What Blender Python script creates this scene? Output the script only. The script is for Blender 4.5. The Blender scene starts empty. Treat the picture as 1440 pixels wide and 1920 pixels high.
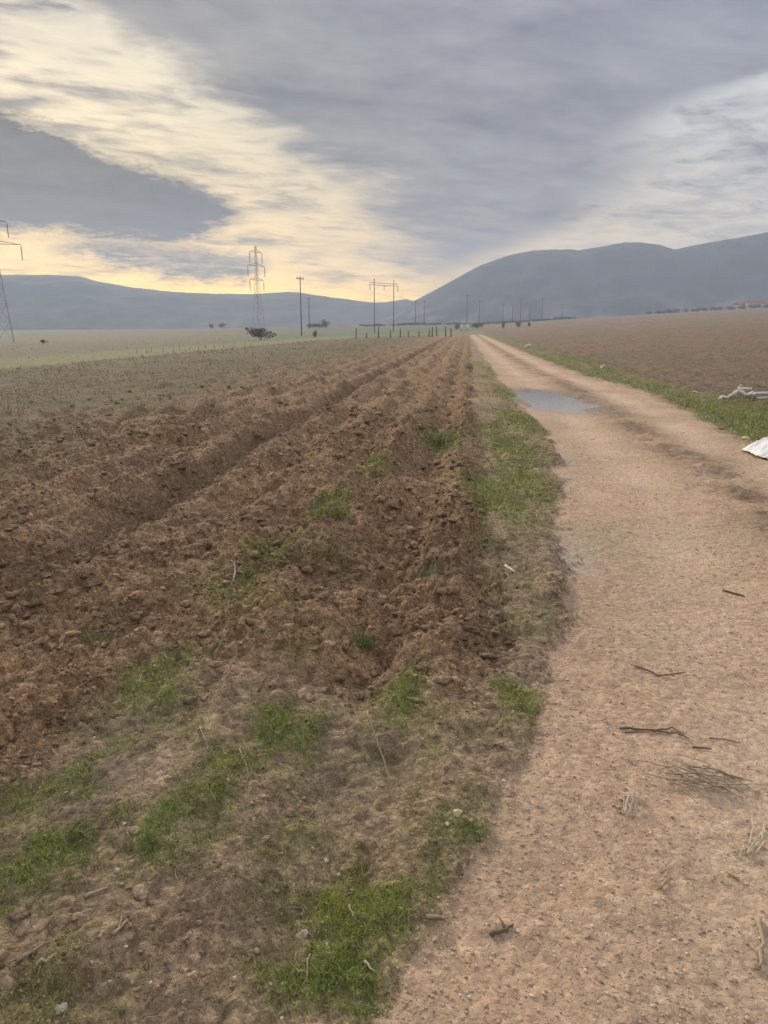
import bpy, math, random
import numpy as np
from mathutils import Vector

random.seed(7)
RNG = np.random.default_rng(11)
scene = bpy.context.scene
COL = scene.collection
rad = math.radians

# ------------------------------------------------------------------ camera
EYE = 1.6
FPX = 1386.0                      # focal length in pixels of the 1440 x 1920 photograph
PITCH = math.atan((960 - 612) / FPX)
cam_data = bpy.data.cameras.new('camera')
cam_data.sensor_fit = 'VERTICAL'
cam_data.sensor_height = 36.0
cam_data.lens = 36.0 * FPX / 1920.0
cam_data.clip_start = 0.05
cam_data.clip_end = 20000
cam = bpy.data.objects.new('camera', cam_data)
cam.location = (0, 0, EYE)
cam.rotation_euler = (math.pi / 2 - PITCH, 0, 0)
COL.objects.link(cam)
scene.camera = cam


def pixdir(px, py):
    a = (px - 720) / FPX
    b = -(py - 960) / FPX
    return np.array([a, math.cos(PITCH) + b * math.sin(PITCH), -math.sin(PITCH) + b * math.cos(PITCH)])


def azel(px, py):
    d = pixdir(px, py)
    return math.degrees(math.atan2(d[0], d[1])), math.degrees(math.atan2(d[2], math.hypot(d[0], d[1])))


# ------------------------------------------------------------------ exposure / render
scene.view_settings.view_transform = 'Standard'
scene.view_settings.look = 'None'
scene.view_settings.exposure = 1.55
scene.view_settings.gamma = 1.0
scene.view_settings.use_curve_mapping = False
scene.render.engine = 'CYCLES'
scene.cycles.use_denoising = True
scene.cycles.denoising_prefilter = 'NONE'
scene.cycles.sample_clamp_direct = 8
scene.cycles.sample_clamp_indirect = 3
scene.cycles.max_bounces = 5
scene.cycles.diffuse_bounces = 2
scene.cycles.glossy_bounces = 2
scene.cycles.transmission_bounces = 2
scene.cycles.volume_bounces = 1
scene.cycles.caustics_reflective = False
scene.cycles.caustics_refractive = False

# ------------------------------------------------------------------ sun
SUN_AZ, SUN_EL = -27.0, 21.0
sd = bpy.data.lights.new('sun', 'SUN')
sd.energy = 1.5
sd.angle = rad(14)
sd.color = (1.0, 0.86, 0.66)
sun = bpy.data.objects.new('sun', sd)
_d = Vector((math.sin(rad(SUN_AZ)) * math.cos(rad(SUN_EL)), math.cos(rad(SUN_AZ)) * math.cos(rad(SUN_EL)), math.sin(rad(SUN_EL))))
sun.rotation_euler = _d.to_track_quat('Z', 'Y').to_euler()
COL.objects.link(sun)

# ------------------------------------------------------------------ world: Nishita sky behind a procedural cloud layer
world = bpy.data.worlds.new('World')
scene.world = world
world.use_nodes = True
wt = world.node_tree
wt.nodes.clear()


class S:
    """a socket (or constant) with arithmetic that adds Math nodes"""
    tree = None

    def __init__(self, v):
        self.v = v

    @staticmethod
    def op(kind, *args, clamp=False):
        n = S.tree.nodes.new('ShaderNodeMath')
        n.operation = kind
        n.use_clamp = clamp
        for i, a in enumerate(args):
            a = a.v if isinstance(a, S) else a
            if isinstance(a, (int, float)):
                n.inputs[i].default_value = a
            else:
                S.tree.links.new(a, n.inputs[i])
        return S(n.outputs[0])

    def __add__(self, o): return S.op('ADD', self, o)
    __radd__ = __add__
    def __sub__(self, o): return S.op('SUBTRACT', self, o)
    def __rsub__(self, o): return S.op('SUBTRACT', o, self)
    def __mul__(self, o): return S.op('MULTIPLY', self, o)
    __rmul__ = __mul__
    def __truediv__(self, o): return S.op('DIVIDE', self, o)
    def clamp(self): return S.op('ADD', self, 0.0, clamp=True)


def smax(a, b): return S.op('MAXIMUM', a, b)


def sstepn(x, lo, hi):
    n = S.tree.nodes.new('ShaderNodeMapRange')
    n.interpolation_type = 'SMOOTHSTEP'
    S.tree.links.new(x.v, n.inputs['Value'])
    for k, q in (('From Min', lo), ('From Max', hi)):
        if isinstance(q, S):
            S.tree.links.new(q.v, n.inputs[k])
        else:
            n.inputs[k].default_value = q
    return S(n.outputs['Result'])


def curve(x, pts, xr, yr):
    """float curve through pts, x and y given in real units"""
    n = S.tree.nodes.new('ShaderNodeFloatCurve')
    c = n.mapping.curves[0]
    pts = sorted(pts)
    nx = [((p[0] - xr[0]) / (xr[1] - xr[0]), (p[1] - yr[0]) / (yr[1] - yr[0])) for p in pts]
    nx = [(0.0, nx[0][1])] + [q for q in nx if 0.001 < q[0] < 0.999] + [(1.0, nx[-1][1])]
    while len(c.points) < len(nx):
        c.points.new(0.5, 0.5)
    for p, q in zip(c.points, nx):
        p.location = (q[0], min(1, max(0, q[1])))
        p.handle_type = 'AUTO_CLAMPED'
    n.mapping.update()
    S.tree.links.new(((x - xr[0]) * (1.0 / (xr[1] - xr[0]))).v, n.inputs['Value'])
    return S(n.outputs[0]) * (yr[1] - yr[0]) + yr[0]


def combine(x, y, z):
    n = S.tree.nodes.new('ShaderNodeCombineXYZ')
    for i, a in enumerate((x, y, z)):
        a = a.v if isinstance(a, S) else a
        if isinstance(a, (int, float)):
            n.inputs[i].default_value = a
        else:
            S.tree.links.new(a, n.inputs[i])
    return n.outputs[0]


def noise(vec, scale, detail=4, rough=0.5, dist=0.0):
    n = S.tree.nodes.new('ShaderNodeTexNoise')
    n.inputs['Scale'].default_value = scale
    n.inputs['Detail'].default_value = detail
    n.inputs['Roughness'].default_value = rough
    n.inputs['Distortion'].default_value = dist
    S.tree.links.new(vec, n.inputs['Vector'])
    return S(n.outputs[0])


def mixcol(f, a, b):
    n = S.tree.nodes.new('ShaderNodeMix')
    n.data_type = 'RGBA'
    f = f.v if isinstance(f, S) else f
    if isinstance(f, (int, float)):
        n.inputs[0].default_value = f
    else:
        S.tree.links.new(f, n.inputs[0])
    for i, q in ((6, a), (7, b)):
        if isinstance(q, tuple):
            n.inputs[i].default_value = (*q, 1)
        else:
            S.tree.links.new(q, n.inputs[i])
    return n.outputs[2]


S.tree = wt
tc = wt.nodes.new('ShaderNodeTexCoord')
sep = wt.nodes.new('ShaderNodeSeparateXYZ')
wt.links.new(tc.outputs['Generated'], sep.inputs[0])
dx, dy, dz = (S(sep.outputs[i]) for i in range(3))
DEG = 180 / math.pi
az = S.op('ARCTAN2', dx, dy) * DEG
el = S.op('ARCSINE', dz) * DEG
# cloud-plane coordinates: streaks thin out and flatten towards the horizon
den = smax(dz, 0.0) + 0.07
cp = combine(dx / den, dy / den, 0.0)
cstr = combine(dx / den * 1.1 + dy / den * 0.35, (dy / den) * 1.7 - dx / den * 0.9, 0.0)
aev = combine(az * 0.05, el * 0.16, 0.0)
n_big = noise(cp, 0.9, 4, 0.55) - 0.5
n_str = noise(cstr, 1.1, 6, 0.6, 0.4) - 0.5
n_fin = noise(cstr, 4.0, 5, 0.62, 0.6) - 0.5
n_ae = noise(aev, 2.2, 5, 0.6, 0.3) - 0.5
n_ae2 = noise(combine(az * 0.16, el * 1.0, 3.7), 0.9, 5, 0.6, 0.5) - 0.5
elw = el + n_ae * 3.0 + n_ae2 * 1.6 + n_fin * 0.8
azw = az + n_ae * 7.0 + n_ae2 * 4.0 + n_str * 8.0 + n_fin * 3.0

XR, YR = (-60.0, 60.0), (-10.0, 50.0)


def ecurve(px_pts):      # elevation as a function of azimuth
    return curve(az, [azel(*p) for p in px_pts], XR, YR)


def acurve(px_pts):      # azimuth as a function of elevation
    return curve(elw, [azel(*p)[::-1] for p in px_pts], YR, XR)


# lens-shaped dark cloud low on the left, with a lower streak hanging under it
n_edge = noise(combine(az * 0.5, el * 1.6, 9.1), 1.1, 6, 0.65, 0.6) - 0.5
n_edge2 = noise(combine(az * 0.9, el * 2.6, 2.3), 1.7, 6, 0.7, 0.8) - 0.5
elx = el + n_ae2 * 1.3 + n_fin * 0.8 + n_edge * 2.0 + n_edge2 * 1.3
top = ecurve([(-500, 40), (-200, 120), (0, 208), (100, 246), (200, 296), (300, 331), (380, 354), (430, 378), (462, 402), (500, 440), (600, 560)])
bot = ecurve([(-500, 390), (-200, 412), (0, 428), (100, 434), (200, 446), (300, 452), (380, 440), (430, 416), (462, 398), (500, 380), (600, 300)])
wedge = sstepn(top - elx, -1.0, 0.7) * sstepn(elx - bot, -1.4, 0.9) * (0.94 + n_edge * 0.5 + n_str * 0.5) * (1.0 - sstepn(az, -17.0, -8.0) * 0.12)
top2 = ecurve([(-400, 560), (0, 490), (60, 462), (120, 446), (200, 440), (300, 446), (360, 455), (430, 468), (500, 487), (530, 505), (600, 600)])
bot2 = ecurve([(-400, 500), (0, 478), (60, 466), (150, 486), (220, 506), (300, 522), (380, 531), (450, 531), (500, 505), (530, 480), (600, 420)])
wedge2 = sstepn(top2 - elx, -0.5, 1.0) * sstepn(elx - bot2, -0.7, 1.0) * (0.74 + n_fin * 0.7 + n_edge * 0.7)
wedge = (smax(wedge, wedge2) * 1.22).clamp()
# broad grey sheet in the middle
lft = acurve([(-200, -300), (20, -150), (140, 0), (215, 50), (290, 100), (360, 150), (425, 200), (500, 250), (585, 300), (650, 350), (690, 400), (715, 440), (745, 480), (800, 520), (860, 560), (900, 620)])
rgt = acurve([(2200, -300), (1900, -150), (1700, 0), (1560, 100), (1400, 150), (1290, 200), (1230, 250), (1215, 300), (1190, 350), (1150, 400), (1060, 435), (965, 470), (880, 520), (860, 560), (850, 620)])
big = sstepn(azw - lft, -4.5, 4.0) * sstepn(rgt - azw, -2.5, 4.0)
big = big * (0.92 + n_str * 0.55 + n_big * 0.35 + n_fin * 0.12 + n_ae2 * 0.15)
# thin streaky veil everywhere else
veil = sstepn(n_str * 0.95 + n_fin * 0.60 + n_ae2 * 0.9 + n_big * 0.35, -0.16, 0.36) * 0.9
upper = sstepn(el, 19.0, 32.0)
cell = sstepn(noise(cp, 3.2, 6, 0.6, 0.3), 0.42, 0.66) * 0.45 * sstepn(az, -18.0, 6.0)
corner = sstepn(el, 13.5, 20.0) * sstepn(az, -13.0, -22.0) * (0.55 + n_fin * 0.9 + n_big * 0.5)
veil = smax(veil, cell) * (1.0 - upper * 0.45) + smax(corner, 0.0)
# warm towards the sun, cool away from it
gaz = (az - SUN_AZ) * (1 / 36.0)
warm = S.op('EXPONENT', (gaz * gaz) * -1.0) * sstepn(el, 42.0, 6.0)
low = S.op('EXPONENT', smax(el, 0.0) * (-1 / 3.6))
cover = smax(smax(wedge * 1.0, big * (1.0 - upper * 0.45)), veil * (1.0 - low * warm * 0.7)).clamp()
gap_warm = mixcol(low, (0.31, 0.272, 0.165), (3.8, 2.05, 0.0))
gap_cool = mixcol(low, (0.27, 0.275, 0.29), (0.62, 0.50, 0.28))
gap = mixcol(warm, gap_cool, gap_warm)
tone = ((n_str * 1.5 + n_big * 1.6 + n_fin * 0.5) + 0.62).clamp()
thick_cool = mixcol(tone, (0.120, 0.128, 0.158), (0.058, 0.064, 0.092))
thick_warm = mixcol(tone, (0.112, 0.108, 0.104), (0.058, 0.057, 0.062))
thick = mixcol(warm, thick_cool, thick_warm)
wtone = ((n_str * 1.3 + n_edge * 1.1 + n_edge2 * 0.5) + 0.62).clamp()
wcol = mixcol(wtone, (0.062, 0.063, 0.064), (0.004, 0.005, 0.008))
thick = mixcol(wedge, thick, wcol)
cloud = mixcol(cover, gap, thick)
sky = wt.nodes.new('ShaderNodeTexSky')
sky.sky_type = 'NISHITA'
sky.sun_disc = False
sky.sun_elevation = rad(SUN_EL)
sky.sun_rotation = rad(SUN_AZ)
sky.air_density = 1.2
sky.dust_density = 2.0
skyb = wt.nodes.new('ShaderNodeBackground')
skyb.inputs[1].default_value = 0.08
wt.links.new(sky.outputs[0], skyb.inputs[0])
clb = wt.nodes.new('ShaderNodeBackground')
wt.links.new(((smax(dz, 0.0) * 2.0 + 1.0) * (0.77 / 1.35)).v, clb.inputs[1])     # overcast skies brighten towards the zenith
wt.links.new(cloud, clb.inputs[0])
mixb = wt.nodes.new('ShaderNodeMixShader')
wt.links.new((cover * 0.04 + 0.95).clamp().v, mixb.inputs[0])
wt.links.new(skyb.outputs[0], mixb.inputs[1])
wt.links.new(clb.outputs[0], mixb.inputs[2])
wo = wt.nodes.new('ShaderNodeOutputWorld')
wt.links.new(mixb.outputs[0], wo.inputs['Surface'])

# ------------------------------------------------------------------ numpy noise
_perm = np.random.default_rng(5).permutation(65536).astype(np.int64)
_ang = np.random.default_rng(6).random(65536) * 2 * np.pi
_gx, _gy = np.cos(_ang), np.sin(_ang)


def _hash(i, j, seed):
    return _perm[(_perm[(i + seed * 131) & 65535] + j) & 65535]


def perlin(x, y, seed=0):
    xi, yi = np.floor(x).astype(np.int64), np.floor(y).astype(np.int64)
    xf, yf = x - xi, y - yi
    u, v = xf ** 3 * (xf * (xf * 6 - 15) + 10), yf ** 3 * (yf * (yf * 6 - 15) + 10)

    def gr(i, j, fx, fy):
        h = _hash(i, j, seed)
        return _gx[h] * fx + _gy[h] * fy
    a = gr(xi, yi, xf, yf)
    b = gr(xi + 1, yi, xf - 1, yf)
    c = gr(xi, yi + 1, xf, yf - 1)
    d = gr(xi + 1, yi + 1, xf - 1, yf - 1)
    ab = a + u * (b - a)
    cd = c + u * (d - c)
    return (ab + v * (cd - ab)) * 1.5


def fbm(x, y, scale, octv=4, seed=0, gain=0.5):
    r, a, tot = 0.0, 1.0, 0.0
    for k in range(octv):
        f = scale * 2.03 ** k
        r = r + a * perlin(x * f + 17.3 * k, y * f - 9.1 * k, seed + k)
        tot += a
        a *= gain
    return r / tot


def lumps(x, y, cell, seed, keep=1.0):
    """rounded lumps, one per cell of a jittered grid"""
    gx, gy = x / cell, y / cell
    xi, yi = np.floor(gx).astype(np.int64), np.floor(gy).astype(np.int64)
    out = np.zeros_like(x)
    for di in (-1, 0, 1):
        for dj in (-1, 0, 1):
            h = _hash(xi + di, yi + dj, seed)
            r1, r2, r3, r4 = _ang[h] / 6.2832, _ang[(h * 7 + 3) & 65535] / 6.2832, _ang[(h * 13 + 11) & 65535] / 6.2832, _ang[(h * 29 + 5) & 65535] / 6.2832
            ddx, ddy = gx - (xi + di + r1), gy - (yi + dj + r2)
            ca, sa = np.cos(r4 * 6.28), np.sin(r4 * 6.28)
            e1, e2 = ddx * ca + ddy * sa, (ddy * ca - ddx * sa) * (1.0 + 0.8 * r1)
            R = 0.3 + 0.55 * r3
            q = 1 - (e1 * e1 + e2 * e2) / (R * R)
            v = np.sqrt(np.clip(q, 0, None)) * R * (r4 < keep)
            out = np.maximum(out, v)
    return out * cell


def ss(x, a, b):
    t = np.clip((x - a) / (b - a), 0, 1)
    return t * t * (3 - 2 * t)


# ------------------------------------------------------------------ terrain: s runs along the track, t across it
TH = rad(6.3)
CT, ST = math.cos(TH), math.sin(TH)


def st(x, y):
    return x * ST + y * CT, x * CT - y * ST


def xy(s, t):
    return s * ST + t * CT, s * CT - t * ST


def track_left(s):
    return np.interp(s, [0, 1.4, 1.7, 2, 2.55, 3.1, 4.06, 5.8, 7.95, 9.3, 12, 17, 27, 49, 120, 260],
                     [-.35, -.15, -.05, .09, .23, .41, .54, .81, 1.03, 1.13, 1.18, 1.12, 1.0, .8, .4, 0.1])


def track_right(s):
    return np.interp(s, [0, 8.2, 9.6, 10.2, 12, 15, 21, 27, 55, 180, 260], [9, 8.0, 4.6, 4.0, 4.1, 4.35, 4.4, 3.85, 3.5, 2.9, 2.4])


def ridge_line(s):
    return np.interp(s, [0, 1.95, 2.25, 2.6, 3.15, 4.2, 5.4, 8.3, 15.5, 60], [-1.55, -1.47, -1.38, -1.32, -1.28, -1.30, -1.25, -1.04, -.75, -.6])


PUD_S, PUD_T = 17.5, 1.92


def puddle_q(s, t):
    ds, dt = (s - PUD_S) / 2.45, (t - PUD_T - (17.5 - s) * 0.10) / 0.80
    return np.sqrt(ds ** 2 + dt ** 2)


def masks(x, y):
    s, t = st(x, y)
    m = {}
    e1 = fbm(x, y, 1.3, 4, 21) * 0.22 + fbm(x, y, 9, 3, 23) * 0.13 + fbm(x, y, 34, 3, 24) * .10
    e2 = fbm(x, y, .45, 3, 25) * 0.35
    tl, tr = track_left(s), track_right(s)
    near = np.clip(s / 6, 0.5, 1)
    m['road'] = ss(t - tl + e1 * near + e2 * .4 * near, -0.05, 0.06) * ss(tr - t + e1 + e2 * .5, -0.15, 0.2)
    rl = ridge_line(s)
    m['plough'] = ss(0.25 - t + e1 * 1.2, -0.08, 0.22) * np.maximum(ss(s + e2, 2.5, 3.6), ss(rl - 0.12 - t + e1 * .5, -0.1, 0.2))
    m['plough'] = m['plough'] * (1 - m['road'])
    m['weed'] = ss(-5.4 - t + e2 * 7 + e1 * 5, -2.5, 4.5)
    m['pasture'] = np.maximum(ss(-21.5 - t + e2 * 2, -.8, .8), ss(s + e2 * 8, 148, 156))
    m['right'] = ss(t - tr - 0.9 + e2 + e1, -0.2, 0.5) * ss(s, 8, 10)
    m['vergeR'] = ss(t - tr + e1, 0, 0.25) * (1 - m['right'])
    m['e1'], m['e2'], m['s'], m['t'], m['tl'], m['tr'], m['rl'] = e1, e2, s, t, tl, tr, rl
    return m


def height(x, y, m=None, fine=True):
    x = np.asarray(x, float); y = np.asarray(y, float)
    m = m or masks(x, y)
    s, t = m['s'], m['t']
    r = np.hypot(x, y)
    # the lie of the land
    up = t - 5.0
    z = 0.058 * np.where(up > 0, np.sqrt(up * up + 9) - 3, 0) * ss(r, 5, 40)
    z = np.where(t > 250, 0.058 * 242 + 0 * z, z) if np.any(t > 250) else z
    z = z - 4.2 * (1 - np.exp(-np.clip(-3 - t, 0, None) * 0.02 / 4.2))
    z = z + 2.6 * ss(s, 150, 420) - 9 * ss(r, 470, 620) + 0.5 * fbm(x, y, 0.012, 3, 3) * ss(r, 40, 200)
    rise = ss(r, 590, 670)
    z = z * (1 - rise) + rise * (-8)
    road, pl = m['road'], m['plough']
    fade = 1 - ss(r, 120, 300)
    # track: two wheel lines, loose crown, slight hollow
    mid = 0.5 * (m['tl'] + np.minimum(m['tr'], 4.3))
    hw = np.clip(0.5 * (np.minimum(m['tr'], 4.3) - m['tl']), .8, 2.2)
    u = (t - mid) / hw
    prof = -0.006 - 0.03 * np.exp(-((np.abs(u) - 0.5) / 0.2) ** 2)
    prof = prof + fbm(x, y, .5, 3, 31) * 0.03 + fbm(x, y, 4.0, 3, 33) * 0.012 + fbm(x, y, 14, 2, 35) * 0.005
    crown = np.exp(-((u - .05) / .22) ** 2) * ss(s, 3.5, 6)
    prof = prof + crown * (lumps(x, y, 0.16, 61, .8) * .25)
    q = puddle_q(s, t) + fbm(x, y, 1.1, 4, 37) * 0.5
    prof = prof - 0.075 * ss(1.25 - q, 0, 0.5)
    # trodden strip between track and field
    tramp = fbm(s * .35, t, 1.5, 4, 41) * 0.10 + fbm(x, y, 5, 3, 43) * 0.022 + fbm(x, y, 22, 3, 45) * 0.010
    wx0, wy0 = x + fbm(x, y, 9, 2, 47) * .03, y + fbm(x, y, 9, 2, 48) * .03
    tramp = tramp + lumps(wx0, wy0, .07, 49, .35) * .25 + lumps(wx0, wy0, .19, 46, .22) * .22
    verge = np.exp(-((t - (m['tl'] - .35)) / .35) ** 2) * .012 * ss(s, 3.5, 7)
    tramp = tramp + verge
    # ploughed strip: furrows, turned sods, clods
    tw = t + fbm(s * .35, t, .6, 3, 51) * 0.16
    furrow = 0.080 * np.cos((tw + 2.95) / 0.82 * 2 * np.pi + np.pi) * (0.7 + .6 * fbm(s, t, .35, 2, 52))
    dead = -0.14 * np.exp(-((tw + 2.95) / 0.30) ** 2) - 0.075 * np.exp(-((tw - (-.45 + .05 * np.clip(s - 4, -2, 3))) / 0.16) ** 2) * ss(s, 2.3, 3.0)
    step = 0.09 * np.exp(-((tw - m['rl'] - .1) / .22) ** 2)
    wx, wy = x + fbm(x, y, 5, 2, 53) * .06, y + fbm(x, y, 5, 2, 55) * .06
    sp = s * 0.45                                            # sods are a little longer along the furrow
    rid = 1 - np.abs(fbm(sp + t * .4, t, 2.6, 5, 65, .62)) * 1.6
    cl = lumps(s * .4 + wx - x, t + wy - y, 0.42, 57, .7) * .30 + lumps(s * .7 + 3 + wx - x, t + wy - y, 0.24, 58, .6) * .42 + lumps(wx, wy + 5, 0.115, 59, .55) * .55 + lumps(wx + 7, wy, .05, 60, .5) * .5
    cl = cl + rid * .060 + fbm(x, y, 13, 4, 67, .7) * .034
    ploughed = furrow + dead + step + cl * (.85 + .7 * fbm(x, y, .7, 2, 69)) - .06
    wk = m['weed'] * .5
    ploughed = ploughed * (1 - wk)
    rt = m['right']
    rough = 0.03 * np.cos(t / .8 * 2 * np.pi + fbm(x, y, .2, 2, 75) * 4) + lumps(wx, wy, 0.4, 71, .7) * .2 + lumps(wx, wy, .2, 73, .7) * .25 + .05
    # on the open right field
    local = tramp * (1 - pl) * (1 - road) * (1 - rt) + ploughed * pl + prof * road + rough * rt
    past = m['pasture']
    local = local * (1 - .8 * past)
    return z + local * fade


def zat(x, y):
    return float(height(np.array([x], float), np.array([y], float))[0])


def ground(px, py, flat=False):
    """the point of the terrain seen at a photo pixel"""
    d = pixdir(px, py)
    z = 0.0
    for _ in range(6):
        k = (z - EYE) / d[2]
        x, y = d[0] * k, d[1] * k
        z = 0.5 * z + 0.5 * zat(x, y) if _ else zat(x, y)
    return np.array([x, y, zat(x, y)])


# patches of grass: centre pixel, half width, half height (pixels), density
GRASS = [(30, 1655, 75, 60, 1), (110, 1600, 70, 40, .9), (60, 1500, 110, 40, .55), (130, 1490, 60, 26, .6), (10, 1560, 50, 30, .7), (290, 1290, 60, 38, .95), (330, 1320, 60, 40, .5),
         (500, 1370, 50, 45, .9), (420, 1430, 70, 55, .6), (350, 1540, 90, 75, .7), (260, 1620, 70, 45, .5), (200, 1700, 60, 30, .3), (580, 1380, 50, 45, .75),
         (680, 1690, 130, 80, 1), (620, 1800, 110, 80, 1), (760, 1660, 90, 55, .9), (590, 1640, 60, 35, .8), (860, 1560, 55, 50, .8), (800, 1600, 60, 40, .7),
         (900, 1500, 60, 40, .4), (755, 1300, 45, 50, .95), (740, 1370, 40, 22, .7), (970, 1310, 55, 38, .85), (510, 1050, 50, 32, .8), (440, 1110, 70, 40, .6),
         (500, 1150, 90, 40, .35), (620, 963, 38, 16, 1), (690, 888, 36, 14, 1), (830, 822, 34, 22, 1), (620, 1060, 50, 25, .35), (800, 1085, 30, 22, .5),
         (680, 1200, 26, 14, .7), (560, 1230, 90, 35, .3), (330, 1110, 60, 20, .3), (400, 1070, 40, 15, .4), (180, 1190, 50, 20, .4), (60, 1130, 40, 12, .3),
         (930, 930, 60, 45, 1), (980, 900, 50, 50, .9), (960, 840, 45, 40, .9), (975, 790, 40, 30, .9), (955, 740, 26, 26, .85), (935, 700, 18, 22, .85),
         (900, 950, 40, 22, .9), (1010, 930, 40, 30, .6), (920, 800, 40, 10, .9), (930, 1010, 70, 30, .45), (960, 1090, 70, 30, .35), (980, 1180, 60, 35, .4),
         (690, 1440, 60, 50, .4), (650, 1560, 40, 30, .4), (200, 1830, 80, 40, .25), (640, 1900, 120, 40, .6), (120, 1850, 60, 25, .2), (300, 985, 30, 8, .25),
         (660, 780, 20, 6, .2), (1380, 780, 110, 26, 1), (1430, 800, 60, 20, 1), (1340, 755, 50, 12, .8), (1020, 660, 26, 6, .9), (1060, 676, 40, 8, .95), (1110, 695, 45, 9, .95),
         (1150, 708, 30, 8, .9), (990, 652, 18, 5, .7),
         (40, 1516, 50, 22, .9), (90, 1490, 45, 20, .85), (140, 1463, 42, 20, .8), (195, 1428, 42, 20, .65), (245, 1390, 40, 20, .6), (20, 1690, 50, 34, 1), (85, 1632, 55, 32, 1), (150, 1582, 50, 28, .85), (215, 1545, 46, 24, .6),
         (235, 1650, 46, 30, .6), (300, 1582, 48, 34, .85), (370, 1500, 50, 36, .9), (432, 1440, 46, 34, .85), (490, 1390, 44, 30, .9), (540, 1335, 36, 20, .6), (520, 1040, 34, 24, 1), (555, 1020, 26, 14, .9), (470, 1085, 36, 20, .8), (425, 1125, 36, 18, .7)]
GP = []
for px, py, hw_, hh_, dn in GRASS:
    d = pixdir(px, py)
    k = -EYE / d[2]
    d2, d3 = pixdir(px, py - hh_), pixdir(px, py + hh_)
    far = -EYE / d2[2] * d2[1]
    nea = -EYE / d3[2] * d3[1]
    GP.append((d[0] * k, d[1] * k, hw_ / FPX * math.hypot(k * d[1], EYE), max((far - nea) / 2, .02), dn))


def grass_field(x, y, m=None):
    g = np.zeros_like(x)
    wx = x + fbm(x, y, 3, 3, 81) * .13
    wy = y + fbm(x, y, 3, 3, 83) * .13
    for cx, cy, rx, ry, dn in GP:
        g = np.maximum(g, dn * np.exp(-(((wx - cx) / rx) ** 2 + ((wy - cy) / ry) ** 2) * .8))
    m = m or masks(x, y)
    strip = np.exp(-((m['t'] - (m['tl'] - .45)) / .3) ** 2) * np.clip(.15 + 2.4 * fbm(x, y, 1.1, 4, 87), 0, 1) * ss(m['s'], 5, 9) * (1 - ss(m['s'], 60, 140)) * .75
    g = np.maximum(g, strip)
    g = np.maximum(g, m['vergeR'] * ss(m['s'], 9.5, 11) * .8)
    tro = (1 - m['plough']) * (1 - m['road']) * (1 - m['right']) * ss(6 - m['s'], 0, 2) * np.clip(.10 + 1.0 * fbm(m['s'] * .35, m['t'], 2.6, 3, 86), 0, .5)
    g = np.maximum(g, tro)
    g = np.maximum(g, .5 * np.exp(-((m['t'] - m['rl'] - .02 - m['e1'] * .4) / .12) ** 2) * ss(m['s'], 1.2, 1.8) * (1 - ss(m['s'], 5.5, 8)) * np.clip(.6 + 1.6 * fbm(x, y, 1.3, 2, 88), 0, 1))
    n = fbm(x, y, 6, 3, 85)
    return np.clip(g * (1.0 + .9 * n) * (1 - m['road'] * .85), 0, 1)


def lerp(a, b, f):
    return a + (b - a) * f[:, None]


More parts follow.
